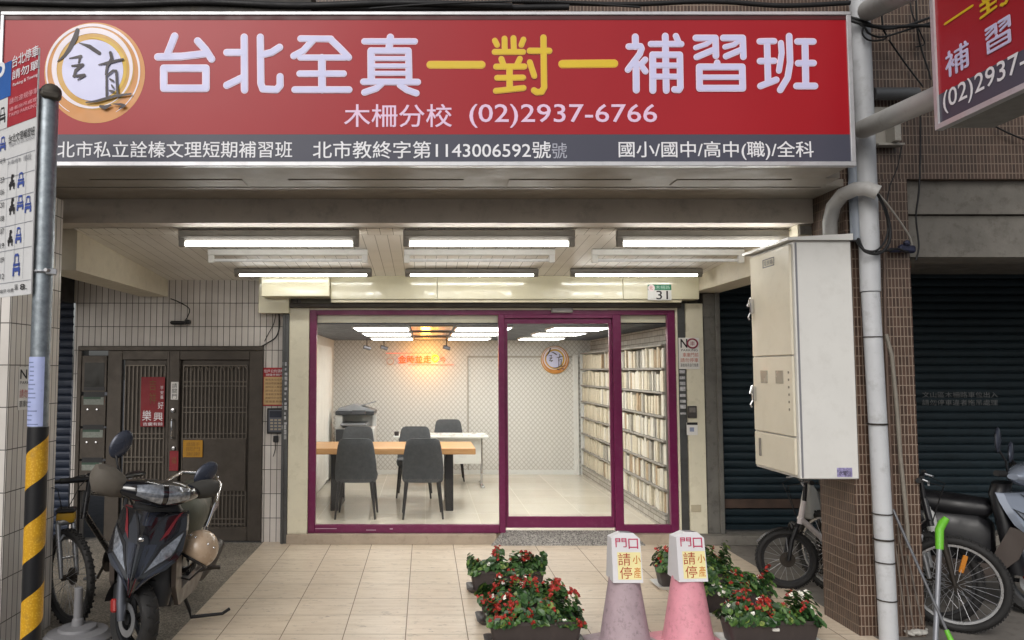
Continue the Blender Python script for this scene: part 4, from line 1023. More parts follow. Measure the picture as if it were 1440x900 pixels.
# little camera on the tiles
m = MB(); a = P(251, 454, 7.9); m.box(a, (.15, .12, .035), (0, 0, .1), .012); m.box(a + Vector((.09, .02, .01)), (.05, .08, .045), None, .01)
tag(m.build('wall_sensor', M['black'], smooth=30), 'small black sensor box on the white tiles above the gate', 'sensor')
cable('thin black cord from the white beam down to the wall sensor', [(240, 420, 7.95), (252, 425, 7.94), (266, 434, 7.93), (264, 445, 7.92), (259, 452, 7.92)], .005)
cable('black cable looping from the cream fascia box down to the gate frame', [(392, 440, 7.93), (393, 458, 7.92), (388, 474, 7.93), (375, 483, 7.94), (368, 487, 7.95)], .007)
cable('thin black cable beside the looping one right of the gate', [(388, 440, 7.94), (385, 455, 7.94), (378, 468, 7.95), (372, 480, 7.95)], .004)
# faint lettering on the right shutter
m1 = thing('shutter_lettering', 'two faded white lines of lettering on the right dark shutter', 'lettering', P(1350, 560, 8.0), 0)
for s, y0 in (('文山區木柵路車位出入', 551), ('請勿停車違者拖吊處理', 562)):
    a, b = P(1297, y0 + 8, 8.0), P(1403, y0, 8.0)
    txt('lettering', s, mat('faded_white_ink', '77797a', .7), (a.x, 8.0, a.z), (1, 0, 0), (0, 0, 1), b.x - a.x, b.z - a.z, m1)
# ================================================================ striped pole with its parking sign
pc = P(55, 560, 3.72); px_ = pc.x; py_ = 3.72
pl = thing('sign_pole', 'galvanised steel pole with a black and yellow striped sleeve at its base', 'pole', (px_, py_, 0))
ztop = P(66, 128, 3.72).z
MB().tube([(px_, py_, -.05), (px_, py_, ztop)], .045, 24).build('pole', M['galv'], pl, smooth=40)
m = MB(); m.ball((px_ + .01, py_, ztop - .01), (.05, .05, .045), 14, 10); m.box((px_ + .02, py_ - .02, ztop - .03), (.09, .08, .04), (.2, .1, .4), .012); m.build('pole_cap', mat('weathered_cap', '4b463f', .6, .3, dirt=.5), pl, smooth=40)
t = NT('hazard_stripes'); v = t.coord(); s_ = t.node('ShaderNodeSeparateXYZ'); t.link(v, s_.inputs[0])
ang = t.math('MULTIPLY', t.math('ARCTAN2', s_.outputs[0], t.math('MULTIPLY', s_.outputs[1], -1)), .046)
f = t.math('FRACT', t.math('DIVIDE', t.math('SUBTRACT', s_.outputs[2], t.math('MULTIPLY', ang, .75)), .345))
st = t.math('GREATER_THAN', f, .5)
v2 = t.node('ShaderNodeTexVoronoi'); v2.inputs['Scale'].default_value = 95; t.link(v, v2.inputs['Vector'])
yl = t.mix(t.ramp(v2.outputs['Distance'], [(.2, (1, 1, 1, 1)), (.5, (0, 0, 0, 1))]), srgb('c8951a'), srgb('d9ab35'))
c = t.mix(st, srgb('1a1a1c'), yl)
c = t.mix(t.ramp(t.noise(v, 9, 7, .7).outputs[0], [(.55, (0, 0, 0, 1)), (.75, (.4, .4, .4, 1))]), c, srgb('5c5546'))
t.link(c, t.b.inputs['Base Color']); t.b.inputs['Roughness'].default_value = .4
zs_ = P(50, 600, 3.72).z
MB().tube([(px_, py_, 0), (px_, py_, zs_)], .048, 28).build('striped_sleeve', t.m, pl, smooth=40)
m = MB(); zc_ = P(60, 383, 3.72).z; m.tube([(px_ + .047 * math.cos(2 * PI * k / 24), py_ + .047 * math.sin(2 * PI * k / 24), zc_) for k in range(24)], .008, 6, closed=True); m.box((px_ + .05, py_ - .02, zc_), (.05, .03, .03), (0, 0, .4), .004); m.cyl((px_ + .04, py_ - .06, zc_ + .005), (px_ + .045, py_ - .03, zc_ + .005), .009, 8); m.build('clamp', M['alu'], pl)
# taped notice
m = MB(); rows = []
za, zb_ = P(52, 600, 3.72).z + .004, P(55, 502, 3.72).z
for k in range(17):
    a = R(-185 + 145 * k / 16); rows.append([(px_ + .049 * math.cos(a), py_ + .049 * math.sin(a), za), (px_ + .049 * math.cos(a), py_ + .049 * math.sin(a), zb_)])
m.loft(rows, False, False, True)
nt = tag(m.build('taped_notice', mat('pale_blue_sheet', 'aab4dd', .35, var=.06, scale=15), smooth=60), 'pale blue sheet taped round the pole above the stripes', 'notice')
m = MB(); rn = random.Random(3)
for k in range(15):
    z = zb_ - .03 - k * .021
    if k in (1, 2, 3, 4) : a0, a1 = -125, -95
    else: a0, a1 = -140, -140 + rn.uniform(30, 75)
    rr = []
    for q_ in range(9):
        a = R(a0 + (a1 - a0) * q_ / 8); rr.append([(px_ + .0497 * math.cos(a), py_ + .0497 * math.sin(a), z), (px_ + .0497 * math.cos(a), py_ + .0497 * math.sin(a), z + .006)])
    m.loft(rr, False, False, True)
m.build('printed_lines', mat('faint_blue_ink', '7b84a8', .6), nt)
# parking sign board turned away to the left
BO = Vector((px_ - .012, py_ - .062, 0)); BU = Vector((.81, -.586, 0)).normalized(); BN = Vector((-BU.y * -1, -BU.x, 0)).normalized()
BN = Vector((BU.y, -BU.x, 0)).normalized()
if BN.y > 0: BN = -BN
camv = Vector((0, 0, CAMH))
def PB(px, py):
    d = Vector(ray(px, py)); k = (BO - camv).dot(BN) / d.dot(BN); p = camv + d * k
    return (p - BO).dot(BU), p.z
def bp(s, z, off=0.0): return BO + BU * s + Vector((0, 0, z)) + BN * off
s1 = PB(60, 66); s0 = PB(42, 414)
sR = (s1[0] + s0[0]) / 2; zT, zB = s1[1], s0[1]; sL = sR - .40
def brect(m, sa, za, sb, zb, off): return m.quad(bp(sa, za, off), bp(sb, za, off), bp(sb, zb, off), bp(sa, zb, off))
bs = thing('parking_sign', 'narrow white and red parking sign board with car icons fixed to the pole', 'sign', BO + Vector((0, 0, zB)))
m = MB(); m.loft([[bp(sL, zB, 0), bp(sR, zB, 0), bp(sR, zT, 0), bp(sL, zT, 0)], [bp(sL, zB, .006), bp(sR, zB, .006), bp(sR, zT, .006), bp(sL, zT, .006)]]); m.build('board', mat('white_sign_board', 'cfcfcf', .45, var=.03, dirt=.1), bs)
_, zr = PB(55, 164); 
sblu = PB(18, 120)[0]; zb0 = PB(18, 135)[1]; zb1 = PB(18, 86)[1]
m = MB(); brect(m, sL + .004, zr, sR - .004, zT - .004, .0075); m.build('red_panel', mat('parking_red', 'a01f2b', .45), bs)
sw = PB(13, 160)[0]
m = MB(); brect(m, sL + .004, zr, sw, zb0 - .002, .009); m.build('white_strip', mat('white_sign_board', 'cfcfcf'), bs)
m = MB(); brect(m, sL + .004, zb0, sblu, zb1, .0095); m.build('blue_panel', mat('parking_blue', '1f57a0', .45), bs)
def btxt(body, ll, ur, mt, w=0.0, off=.0105):
    a, z0_ = PB(*ll); b, z1_ = PB(*ur)
    c_ = PB(ur[0], ll[1] - (ur[0] - ll[0]) * .4)
    txt('lettering', body, mt, bp(a, z0_, off), BU, (0, 0, 1), b - a, max(.01, z1_ - PB(*ll)[1]) if False else max(.012, zfix(ll, ur)), bs, w)
def zfix(ll, ur):
    # height of the text: upper right corner less the rise of the baseline seen in perspective
    h = max(5.0, (ll[1] - ur[1]) - .3 * (ur[0] - ll[0]))
    return PB(ll[0], ll[1] - h)[1] - PB(*ll)[1]
wv = M['white_vinyl']
btxt('P', (-6, 130), (10, 89), wv, .02)
btxt('台北停車', (20, 97), (57, 70), wv, .01); btxt('請勿單', (20, 114), (57, 90), wv, .01)
btxt('Parking & Towing', (21, 124), (56, 108), wv, .0)
btxt('請勿違規停車', (16, 148), (56, 128), mat('pink_ink', 'd89aa0', .6)); btxt('違者拖吊處理', (16, 158), (55, 141), mat('pink_ink', 'd89aa0')); btxt('TAIPEI PARKING', (15, 166), (55, 152), mat('pink_ink', 'd89aa0'))
btxt('台北文理補習班', (15, 203), (52, 180), M['ink'], .008); btxt('Taipei Cram School', (15, 209), (51, 192), M['grey_ink'])
lines = MB()
for y_ in (197 + 22, 246, 276, 315, 350, 396):
    z = PB(30, y_)[1]; brect(lines, sL, z, sR - .003, z + .003, .0078)
for x_ in (11, 24, 37): brect(lines, PB(x_, 300)[0], zB + .08, PB(x_, 300)[0] + .002, PB(30, 219)[1], .0086)
lines.build('table_lines', mat('sign_line_grey', '8a8c94', .6), bs)
for s, y_ in (('23', 258), ('06', 275), ('20', 293), ('08', 312), ('07', 330), ('19', 350), ('09', 370), ('12', 393)): btxt(s, (3, y_), (8.5, y_ - 9), M['ink'], .0)
btxt('車位 汽車', (3, 232), (10, 222), M['ink']); btxt('計費標準', (14, 233), (32, 222), M['grey_ink']); btxt('時段', (36, 228), (47, 216), M['grey_ink'])
btxt('臨停 收費', (3, 413), (22, 402), M['ink']); btxt('單', (23, 409), (28, 399), M['ink']); btxt('8.', (31, 408), (41, 397), M['ink'], .01)
def car_icon(x_, y_, w_, h_, mt):
    a, z0_ = PB(x_, y_ + h_); b = PB(x_ + w_, y_ + h_)[0]; z1_ = PB(x_ + w_ / 2, y_)[1]; w, h = b - a, z1_ - z0_
    m = MB()
    for (u0, v0, u1, v1) in ((0, .2, 1, .38), (.05, .45, .95, .56), (.1, .38, .2, .62), (.8, .38, .9, .62), (.2, .6, .3, .95), (.7, .6, .8, .95), (.28, .88, .72, 1), (0, 0, .2, .2), (.8, 0, 1, .2)):
        brect(m, a + u0 * w, z0_ + v0 * h, a + u1 * w, z0_ + v1 * h, .0095)
    m.build('car_icon', mt, bs)
def bike_icon(x_, y_, w_, h_, mt):
    a, z0_ = PB(x_, y_ + h_); b = PB(x_ + w_, y_ + h_)[0]; z1_ = PB(x_ + w_ / 2, y_)[1]; w, h = b - a, z1_ - z0_
    m = MB()
    for (u0, v0, u1, v1) in ((.1, 0, .3, .22), (.75, 0, .95, .22), (.0, .22, 1, .42), (.15, .42, .75, .55), (.3, .55, .6, .8), (.35, .8, .75, 1.0), (.6, .5, .85, .6)):
        brect(m, a + u0 * w, z0_ + v0 * h, a + u1 * w, z0_ + v1 * h, .0095)
    m.build('scooter_icon', mt, bs)
bl = mat('icon_blue', '3a4f9a', .5)
for x_, y_, w_, h_ in ((27, 243, 9, 22), (26, 275, 9, 22), (37, 276, 9, 24), (24, 320, 8, 23), (20, 357, 10, 32), (2, 193, 8, 21)): car_icon(x_, y_, w_, h_, bl)
for x_, y_, w_, h_ in ((15, 246, 8, 22), (15, 279, 8, 24), (13, 324, 7, 23)): bike_icon(x_, y_, w_, h_, M['ink'])
car_icon(1, 152, 9, 24, M['ink'])
# no parking notice on the white pillar, seen edge-on
PXX = -2.5846 + .003
def pq(px, py): return PX(px, py, PXX)
a, b = pq(25, 577), pq(43, 513)
y0_, y1_ = a.y, b.y; z0_, z1_ = a.z, pq(25, 516).z
np_ = MB().b2((PXX - .002, y0_, z0_), (PXX, y1_ + .1, z1_)).build('no_parking_notice', M['paper'])
tag(np_, 'white no parking notice on the white tiled pillar behind the striped pole', 'notice')
def sidetxt(body, fy, fz, w, h, mt, wt=0.0): txt('lettering', body, mt, (PXX + .0012, y0_ + fy * (y1_ + .1 - y0_), z0_ + fz * (z1_ - z0_)), (0, 1, 0), (0, 0, 1), w * (y1_ + .1 - y0_), h * (z1_ - z0_), np_, wt)
sidetxt('NO', .06, .72, .8, .22, M['ink'], .02); sidetxt('PARKING', .06, .6, .85, .07, M['ink']); sidetxt('請勿停車', .06, .28, .85, .2, M['red_ink']); sidetxt('車庫出入口', .06, .06, .85, .16, M['ink'])

# ================================================================ traffic cones with paper signs
def cone(label, slabel, px, py, mt, base_mt, rz):
    g = G(px, py); t = thing('traffic_cone', label, 'traffic cone', (g.x, g.y, 0), R(rz), 'parking cones')
    MB().lathe([(.0, .03), (.165, .03), (.158, .045), (.10, .40), (.06, .64), (.05, .655), (.0, .655)], 32).build('cone_body', mt, t, smooth=40, world=False)
    MB().box((0, 0, .016), (.41, .41, .031), None, .01, 2).build('base', base_mt, t, world=False)
    return t, g
pinkm = mat('faded_pink_plastic', 'cf8c99', .55, var=.1, dirt=.6, dirtcol='8a5a63', scale=11)
greym = mat('faded_mauve_plastic', 'a18f96', .6, var=.12, dirt=.7, dirtcol='5e5358', scale=11)
def sleeve(label, g, rz, s=1.0):
    t = thing('paper_sign', label, 'sign', (g.x, g.y, .42), R(rz), 'paper signs on the cones')
    m = MB(); w = .094
    A = [(-w, -.105, 0), (w, -.105, 0), (w, .085, 0), (-w, .085, 0)]
    B = [(-w * 1.0, -.072, .27), (w * .93, -.072, .265), (w * .9, .055, .26), (-w * .95, .055, .262)]
    Cc = [(-w * .35, -.06, .302), (w * .5, -.06, .30), (w * .45, .03, .292), (-w * .3, .03, .295)]
    m.loft([A, B, Cc], False); m.build('paper_sleeve', mat('white_card', 'd3d2d6', .6, var=.03), t, world=False)
    f = lambda x, z, o=.0025: Vector((x, -.105 + .033 * z / .27 - o, z))
    m = MB(); m.quad(f(-.062, .02, .0015), f(.085, .02, .0015), f(.085, .185, .0015), f(-.062, .185, .0015)); m.build('yellow_patch', mat('pale_yellow_print', 'e3d9a0', .6, var=.05), t, world=False)
    def tx(b, x, z, w_, h_, mt, wt=0.0): 
        up = Vector((0, .033 / .27, 1)); txt('lettering', b, mt, f(x, z), (1, 0, 0), up, w_, h_, t, wt, world=False)
    pk, rd, orr = mat('magenta_ink', 'b8285a', .6), mat('brick_red_ink', 'a3361d', .6), mat('orange_print', 'bd6a12', .6)
    tx('門', -.07, .215, .07, .055, pk, .01); tx('口', .012, .205, .06, .062, pk, .01)
    tx('請', -.058, .105, .078, .075, rd, .0); tx('停', -.05, .025, .076, .072, rd, .0)
    tx('小', .034, .115, .05, .05, orr, .01); tx('產', .037, .03, .045, .065, orr, .0)
    return t
c1, g1 = cone('faded mauve grey traffic cone, left of the pink one', '', 879, 908, greym, greym, 24)
sleeve('white paper sign reading stop in red on the mauve grey cone', g1, 0)
c2, g2 = cone('faded pink traffic cone, right of the mauve one', '', 968, 906, pinkm, pinkm, 18)
sleeve('white paper sign reading stop in red on the pink cone', g2, 4)

# ================================================================ flower troughs
t = NT('begonia_leaf'); g = t.node('ShaderNodeNewGeometry')
t.link(t.ramp(g.outputs['Random Per Island'], [(0, srgb('162a15')), (.35, srgb('2c4a26')), (.75, srgb('426330')), (.94, srgb('5c7635')), (1, srgb('7f8c45'))]), t.b.inputs['Base Color'])
t.b.inputs['Roughness'].default_value = .42
LEAF = t.m
def petal_mat(n, a, b_):
    t = NT(n); g = t.node('ShaderNodeNewGeometry'); t.link(t.ramp(g.outputs['Random Per Island'], [(0, srgb(a)), (1, srgb(b_))]), t.b.inputs['Base Color']); t.b.inputs['Roughness'].default_value = .55
    return t.m
RP, WP = petal_mat('red_petal', '7d1413', 'b83527'), petal_mat('white_petal', 'd9d6c4', 'f0eee6')
trough_m = mat('dark_brown_trough', '383130', .5, var=.12, dirt=.15, dirtcol='6b625a')
def rrect(hx, hy, z, r=.03):
    out = []
    for cx, cy, a0 in ((hx - r, hy - r, 0), (-hx + r, hy - r, 90), (-hx + r, -hy + r, 180), (hx - r, -hy + r, 270)):
        for k in range(5): out.append(Vector((cx + r * math.cos(R(a0 + 22.5 * k)), cy + r * math.sin(R(a0 + 22.5 * k)), z)))
    return out
def trough(label, x, y, rz, seed, white_tray, reds, whites, hh=.3, yellowish=0, L=.30, tag_plate=False, n=520):
    rn = random.Random(seed)
    t = thing('flower_trough', label, 'flower planter', (x, y, .005), R(rz), 'begonia troughs on the tiles')
    D = .105
    MB().loft([rrect(L - .035, D - .025, .016), rrect(L - .01, D - .008, .145), rrect(L, D, .147), rrect(L, D, .17), rrect(L - .012, D - .012, .17), rrect(L - .02, D - .02, .14)]).build('trough', trough_m, t, world=False, smooth=35)
    MB().loft([rrect(L - .01, D + .0, 0), rrect(L + .02, D + .02, .028), rrect(L + .012, D + .012, .028), rrect(L - .02, D - .01, .008)]).build('saucer', M['white'] if white_tray else trough_m, t, world=False, smooth=35)
    if tag_plate: MB().b2((-.022, -D - .002, .108), (.022, -D + .012, .126), .002).build('label_plate', mat('pale_plate', 'c9c6c0', .4), t, world=False)
    m = MB()
    plants = [(-.92 + 1.84 * k / 5 + rn.uniform(-.1, .1), rn.uniform(-.55, .55), hh * rn.uniform(.72, 1.06), rn.uniform(.22, .36)) for k in range(6)] + [(rn.uniform(-.9, .9), rn.uniform(-.8, .8), hh * rn.uniform(.6, .95), rn.uniform(.15, .28)) for k in range(5)]
    def top(u, v): return max([.155] + [.15 + (h_ - .15) * (1 - ((u - a_) / r_) ** 2 - ((v - b_) / (r_ * 2.9)) ** 2) for a_, b_, h_, r_ in plants])
    for k in range(n):
        u, v = rn.uniform(-1.03, 1.03), rn.uniform(-1.12, 1.12)
        zt_ = top(u, v) + rn.uniform(-.01, .02)
        z = zt_ - rn.random() ** 2 * (zt_ - .15) * .9
        c = Vector((u * L * .98, v * D, max(.13, z)))
        out = Vector((u * .7, v * .9, .55 + rn.random() * .6)).normalized()
        a = rn.uniform(0, 2 * PI); tang = out.cross(Vector((math.cos(a), math.sin(a), .2))).normalized(); bt = out.cross(tang)
        tilt = rn.uniform(-.5, .5); out2 = (out + tang * tilt).normalized()
        s = rn.uniform(.014, .031); w = s * rn.uniform(.6, .85); up = out2 * s * .25
        pts = [c - tang * s, c - tang * s * .45 + bt * w * .85 + up, c + tang * s * .35 + bt * w + up, c + tang * s, c + tang * s * .35 - bt * w + up, c - tang * s * .45 - bt * w * .85 + up]
        m._new(pts + [c - up * .3], [(0, 1, 6), (1, 2, 6), (2, 3, 6), (3, 4, 6), (4, 5, 6), (5, 0, 6)])
    m.build('foliage', LEAF, t, world=False, fixn=False)
    for cnt, mt, nm, sz in ((reds, RP, 'red_blossoms', .0125), (whites, WP, 'white_blossoms', .0145)):
        m = MB(); cl = []
        for k in range(cnt): cl.append((rn.uniform(-.95, .95), rn.uniform(-1.05, .7)))
        for u, v in cl:
            for q_ in range(rn.randint(6, 16) if nm[0] == 'r' else rn.randint(1, 3)):
                bx_, by_ = u * L + rn.gauss(0, .02), v * D + rn.gauss(0, .018)
                c = Vector((bx_, by_, top(bx_ / L, by_ / D) + rn.uniform(-.004, .022)))
                nn = Vector((rn.gauss(0, .5), -.5 + rn.gauss(0, .4), .7)).normalized(); ta = nn.orthogonal().normalized(); tb = nn.cross(ta)
                for p in range(4):
                    a = p * PI / 2 + rn.random() * .5; d1 = ta * math.cos(a) + tb * math.sin(a); d2 = nn.cross(d1); s = sz * rn.uniform(.7, 1.2)
                    m._new([c, c + d1 * s * .6 + d2 * s * .55 + nn * s * .3, c + d1 * s * 1.15 + nn * s * .45, c + d1 * s * .6 - d2 * s * .55 + nn * s * .3], [(0, 1, 2, 3)])
        if cnt: m.build(nm, mt, t, world=False, fixn=False)
    return t
def tx_(px0, px1, Y): return (P(px0, 860, Y).x + P(px1, 860, Y).x) / 2
T = [('front dark trough of red and white begonias in the left row, on a dark saucer', tx_(686, 818, 5.0), 5.03, 0, 1, False, 22, 4, .315, True),
     ('middle dark trough of red begonias in the left row', tx_(668, 800, 5.48), 5.5, 1, 2, False, 20, 4, .315, False),
     ('rear dark trough of mostly green begonias in the left row', tx_(655, 772, 6.2), 6.25, -1, 3, False, 9, 6, .315, False),
     ('front dark trough of red and white begonias on a white tray beside the brown pillar', tx_(1012, 1155, 5.02), 5.05, 0, 4, True, 15, 9, .32, True),
     ('dark trough on a white tray just behind the pink cone, with white blossoms', tx_(962, 1090, 5.68), 5.70, 2, 5, True, 11, 7, .335, False),
     ('rear right dark trough on a white tray, half hidden behind the pink cone sign', tx_(922, 1040, 6.25), 6.35, 0, 6, True, 11, 1, .34, False)]
for k, (lb, x, y, rz, sd_, wt, r_, w_, hh, tp) in enumerate(T): trough(lb, x, y, rz, sd_, wt, r_, w_, hh, tag_plate=(tp and wt), n=900)
# ================================================================ bicycles
def bike(label, contact, heading, steer, R_=.33, wb=1.04, fcol=None, frame='mtb', fork_m=None, fat=.026, group=None, spokes=24, extras=(), rim_m=None, bar_h=None, bar_w=.30, full=True):
    """heading: unit direction (x, y) the bicycle points; contact: ground point of the front wheel"""
    hx, hy = Vector(heading).normalized(); ang = math.atan2(hy, hx)
    org = Vector((contact[0] - hx * wb, contact[1] - hy * wb, 0))
    t = thing('bicycle', label, 'bicycle', org, ang, group)
    fr_m = fcol or mat('black_bike_paint', '1d1c1f', .3, coat=.4); fk = fork_m or fr_m
    rm = rim_m or mat('bike_rim', '6d6d70', .35, .7)
    FM = Matrix.Translation((wb, 0, 0)) @ Matrix.Rotation(R(steer), 4, 'Z')
    def wheel(Mx):
        n = 44
        m = MB(); m.tube([Mx @ Vector(((R_ - fat) * math.cos(2 * PI * k / n), 0, R_ + (R_ - fat) * math.sin(2 * PI * k / n))) for k in range(n)], fat, 10, closed=True)
        for k in range(n * 2):                                # tread knobs
            a = 2 * PI * k / (n * 2)
            for sy in (-.6, .6):
                m.box(Mx @ Vector((R_ * .995 * math.cos(a), sy * fat * (1 if k % 2 else .4), R_ + R_ * .995 * math.sin(a))), (.012, .012, .010), (Mx.to_3x3() @ Matrix.Rotation(-a + PI / 2, 3, 'Y')))
        ty = m.build('wheel', M['rubber'], t, smooth=40, world=False)
        rr = R_ - fat * 2
        m = MB(); prof = [(rr + .004, -.012), (rr + .004, .012), (rr - .012, .010), (rr - .016, 0), (rr - .012, -.010)]
        m.loft([[Mx @ Vector((q * math.cos(2 * PI * k / n), y, R_ + q * math.sin(2 * PI * k / n))) for q, y in prof] for k in range(n)], False, True)
        m.build('rim', rm, ty, world=False, smooth=40)
        m = MB()
        for k in range(spokes):
            a = 2 * PI * k / spokes; b_ = a + (.5 if k % 2 else -.5); sy = .025 if k % 4 < 2 else -.025
            m.tube([Mx @ Vector((.018 * math.cos(b_), sy, R_ + .018 * math.sin(b_))), Mx @ Vector(((rr - .01) * math.cos(a), 0, R_ + (rr - .01) * math.sin(a)))], .0016, 4, caps=False)
        m.build('spokes', M['alu'], ty, world=False)
        m = MB(); m.cyl(Mx @ Vector((0, -.05, R_)), Mx @ Vector((0, .05, R_)), .02, 12); m.cyl(Mx @ Vector((0, .02, R_)), Mx @ Vector((0, .03, R_)), .06 if frame != 'x' else .04, 16)
        m.build('hub', M['darksteel'], ty, world=False, smooth=40)
        return ty
    fwl = wheel(FM); wheel(Matrix())
    # fork
    ax = R(72); hd = Vector((wb - .13 * R_ / .33 - .03, 0, 2 * R_ + .09)); ht = hd + Vector((-math.cos(ax), 0, math.sin(ax))) * .14
    def fx(p): return FM @ (Vector(p) - Vector((wb, 0, 0)))
    m = MB()
    for s in (-.055, .055):
        m.tube([fx((wb, s, R_)), fx((wb - .03, s, R_ + .16)), fx((wb - .07, s, 2 * R_ + .03))], [.014, .019, .017], 10)
    m.tube([fx((wb - .07, -.06, 2 * R_ + .04)), fx((wb - .07, .06, 2 * R_ + .04))], .02, 10)
    m.tube([fx((wb - .04, -.055, R_ + .25)), fx((wb - .04, -.03, R_ + .28)), fx((wb - .04, .03, R_ + .28)), fx((wb - .04, .055, R_ + .25))], .01, 8)
    m.build('fork', fk, t, world=False, smooth=40)
    if 'plate' in extras: MB().box(fx((wb - .02, 0, R_ + .13)), (.012, .085, .018), (0, 0, R(steer)), .003).build('reflector_bar', M['alu'], t, world=False)
    bb = Vector((.42, 0, R_ - .03)); st_ = Vector((.24, 0, 2 * R_ + .13)); 
    m = MB(); m.tube([fx(hd) if False else hd - Vector((0, 0, .05)), ht], .022, 12)
    if frame == 'step':
        m.tube([hd, bb + Vector((.0, 0, .02))], [.034, .04], 12, flat=.6); m.tube([bb, st_], .02, 10)
    else:
        m.tube([hd, bb], .022, 12); m.tube([ht, st_ + Vector((0, 0, -.03))], .019, 12); m.tube([bb, st_], .018, 10)
    for s in (-.05, .05):
        m.tube([bb + Vector((-.02, s * .5, 0)), Vector((0, s, R_))], .01, 8); m.tube([st_ + Vector((0, s * .4, -.05)), Vector((0, s, R_))], .009, 8)
    m.build('frame', fr_m, t, world=False, smooth=40)
    m = MB(); m.tube([st_, st_ + Vector((-.04, 0, .12))], .014, 10); m.build('seat_post', M['alu'], t, world=False, smooth=40)
    m = MB(); sz = st_.z + .13; rows = []
    for x, w, h in ((.13, .018, .02), (.08, .022, .028), (.0, .035, .035), (-.08, .075, .04), (-.13, .07, .035), (-.145, .04, .02)):
        rows.append([Vector((st_.x - .03 + x, w * math.cos(2 * PI * k / 14), sz + h * .6 * math.sin(2 * PI * k / 14))) for k in range(14)])
    m.loft(rows); m.build('saddle', M['black'], t, world=False, smooth=50)
    # handlebar
    bz = bar_h or ht.z + .09; b0 = Vector((ht.x - .02, 0, bz))
    m = MB(); m.tube([ht - Vector((0, 0, .02)), b0], .017, 10); m.tube([fx((b0.x + .05, s, bz + z)) for s, z in ((-bar_w, .02), (-bar_w * .5, .015), (-.06, 0), (.06, 0), (bar_w * .5, .015), (bar_w, .02))], .013, 10); m.tube([b0, fx((b0.x + .05, 0, bz))], .02, 10)
    hb = m.build('handlebar', fk if frame == 'step' else M['black'], t, world=False, smooth=40)
    for s in (-1, 1):
        MB().tube([fx((b0.x + .05, s * bar_w * .68, bz + .018)), fx((b0.x + .05, s * (bar_w + .005), bz + .02))], .018, 10).build('grip', M['rubber'], hb, world=False, smooth=40)
        MB().tube([fx((b0.x + .06, s * bar_w * .62, bz + .018)), fx((b0.x + .1, s * bar_w * .66, bz + .005)), fx((b0.x + .105, s * bar_w * .95, bz - .005))], .007, 6).build('brake_lever', M['alu'], hb, world=False, smooth=40)
        MB().tube([fx((b0.x + .09, s * bar_w * .6, bz)), fx((b0.x + .18, s * .08, bz - .03)), fx((b0.x + .14, s * .03, bz - .16)), fx((b0.x + .1, 0, bz - .3))], .0035, 5, caps=False).build('brake_cable', M['cable'], hb, world=False, smooth=60)
    # crank and pedals
    m = MB(); m.cyl(bb + Vector((0, -.06, 0)), bb + Vector((0, .06, 0)), .022, 12); m.cyl(bb + Vector((0, -.052, 0)), bb + Vector((0, -.046, 0)), .09, 24)
    m.tube([bb + Vector((0, -.065, 0)), bb + Vector((.12, -.07, -.11))], .011, 8); m.tube([bb + Vector((0, .065, 0)), bb + Vector((-.12, .07, .11))], .011, 8)
    ck = m.build('crank', M['darksteel'], t, world=False, smooth=40)
    for c in (bb + Vector((.12, -.12, -.11)), bb + Vector((-.12, .12, .11))):
        m = MB()
        for dx_ in (-.035, .035): m.box(c + Vector((dx_, 0, 0)), (.012, .085, .02), None, .003)
        for dy_ in (-.04, .04): m.box(c + Vector((0, dy_, 0)), (.058, .01, .018), None, .003)
        m.cyl(c + Vector((0, -.045, 0)), c + Vector((0, .045, 0)), .006, 6); m.build('pedal', M['alu'] if 'silverpedal' in extras else M['black'], ck, world=False)
    MB().tube([bb + Vector((0, -.049, .088)), Vector((0, -.045, R_ + .035)), Vector((-.035, -.045, R_)), Vector((0, -.045, R_ - .035)), bb + Vector((0, -.049, -.088))], .005, 6).build('chain', M['darksteel'], t, world=False)
    if 'reflector' in extras: MB().box(FM @ Vector((.05, -.01, R_ + .14)), (.03, .012, .12), (Matrix.Rotation(R(steer), 3, 'Z') @ Matrix.Rotation(R(15), 3, 'Y')), .004).build('spoke_reflector', mat('orange_reflector', 'b5701a', .35), fwl, world=False)
    if 'fender' in extras:
        m = MB(); rows = []
        for k in range(12):
            a = R(30 + 12 * k); q_ = R_ + .022
            rows.append([FM @ Vector((q_ * math.cos(a), y, R_ + (q_ - abs(y) * .3) * math.sin(a))) for y in (-.03, -.015, 0, .015, .03)])
        m.loft(rows, False, False, True); m.build('fender', M['black'], t, world=False, smooth=60)
    return t
fg = G(101, 879); fg.z = 0
lb_ = bike('black mountain bike with silver fork parked between the white pillar and the black scooter', (fg.x - .03, 5.42), (-.12, -1), 58, .325, 1.03, None, 'mtb', mat('silver_fork', '9a9ca0', .3, .7), .027, None, 28, ('plate', 'silverpedal'), mat('dark_rim', '3b3b3d', .4, .5))
m = MB(); fm = P(93, 727, 5.5)
m.box(fm, (.12, .11, .075), (0, 0, .3), .02, 2); bag = tag(m.build('bike_bag', mat('yellow_bag', 'b48a14', .6, var=.15), smooth=40), 'yellow and black pouch on the front of the black mountain bike', 'bag')
m = MB(); m.box(fm + Vector((0, -.0, .05)), (.128, .118, .03), (0, 0, .3), .01); m.build('bag_flap', M['black'], bag)
wg = G(1108, 838)
bike('white framed small wheel bicycle behind the brown pillar', (wg.x + .09, 6.3), (-1, -.12), -18, .235, .92, mat('white_bike_paint', 'd8cfcd', .35, coat=.3, dirt=.1, dirtcol='8a4a50'), 'step', M['black'], .024, None, 20, ('fender',), M['black'], .86, .26)
m = MB(); a = P(1140, 708, 6.4); rows = []
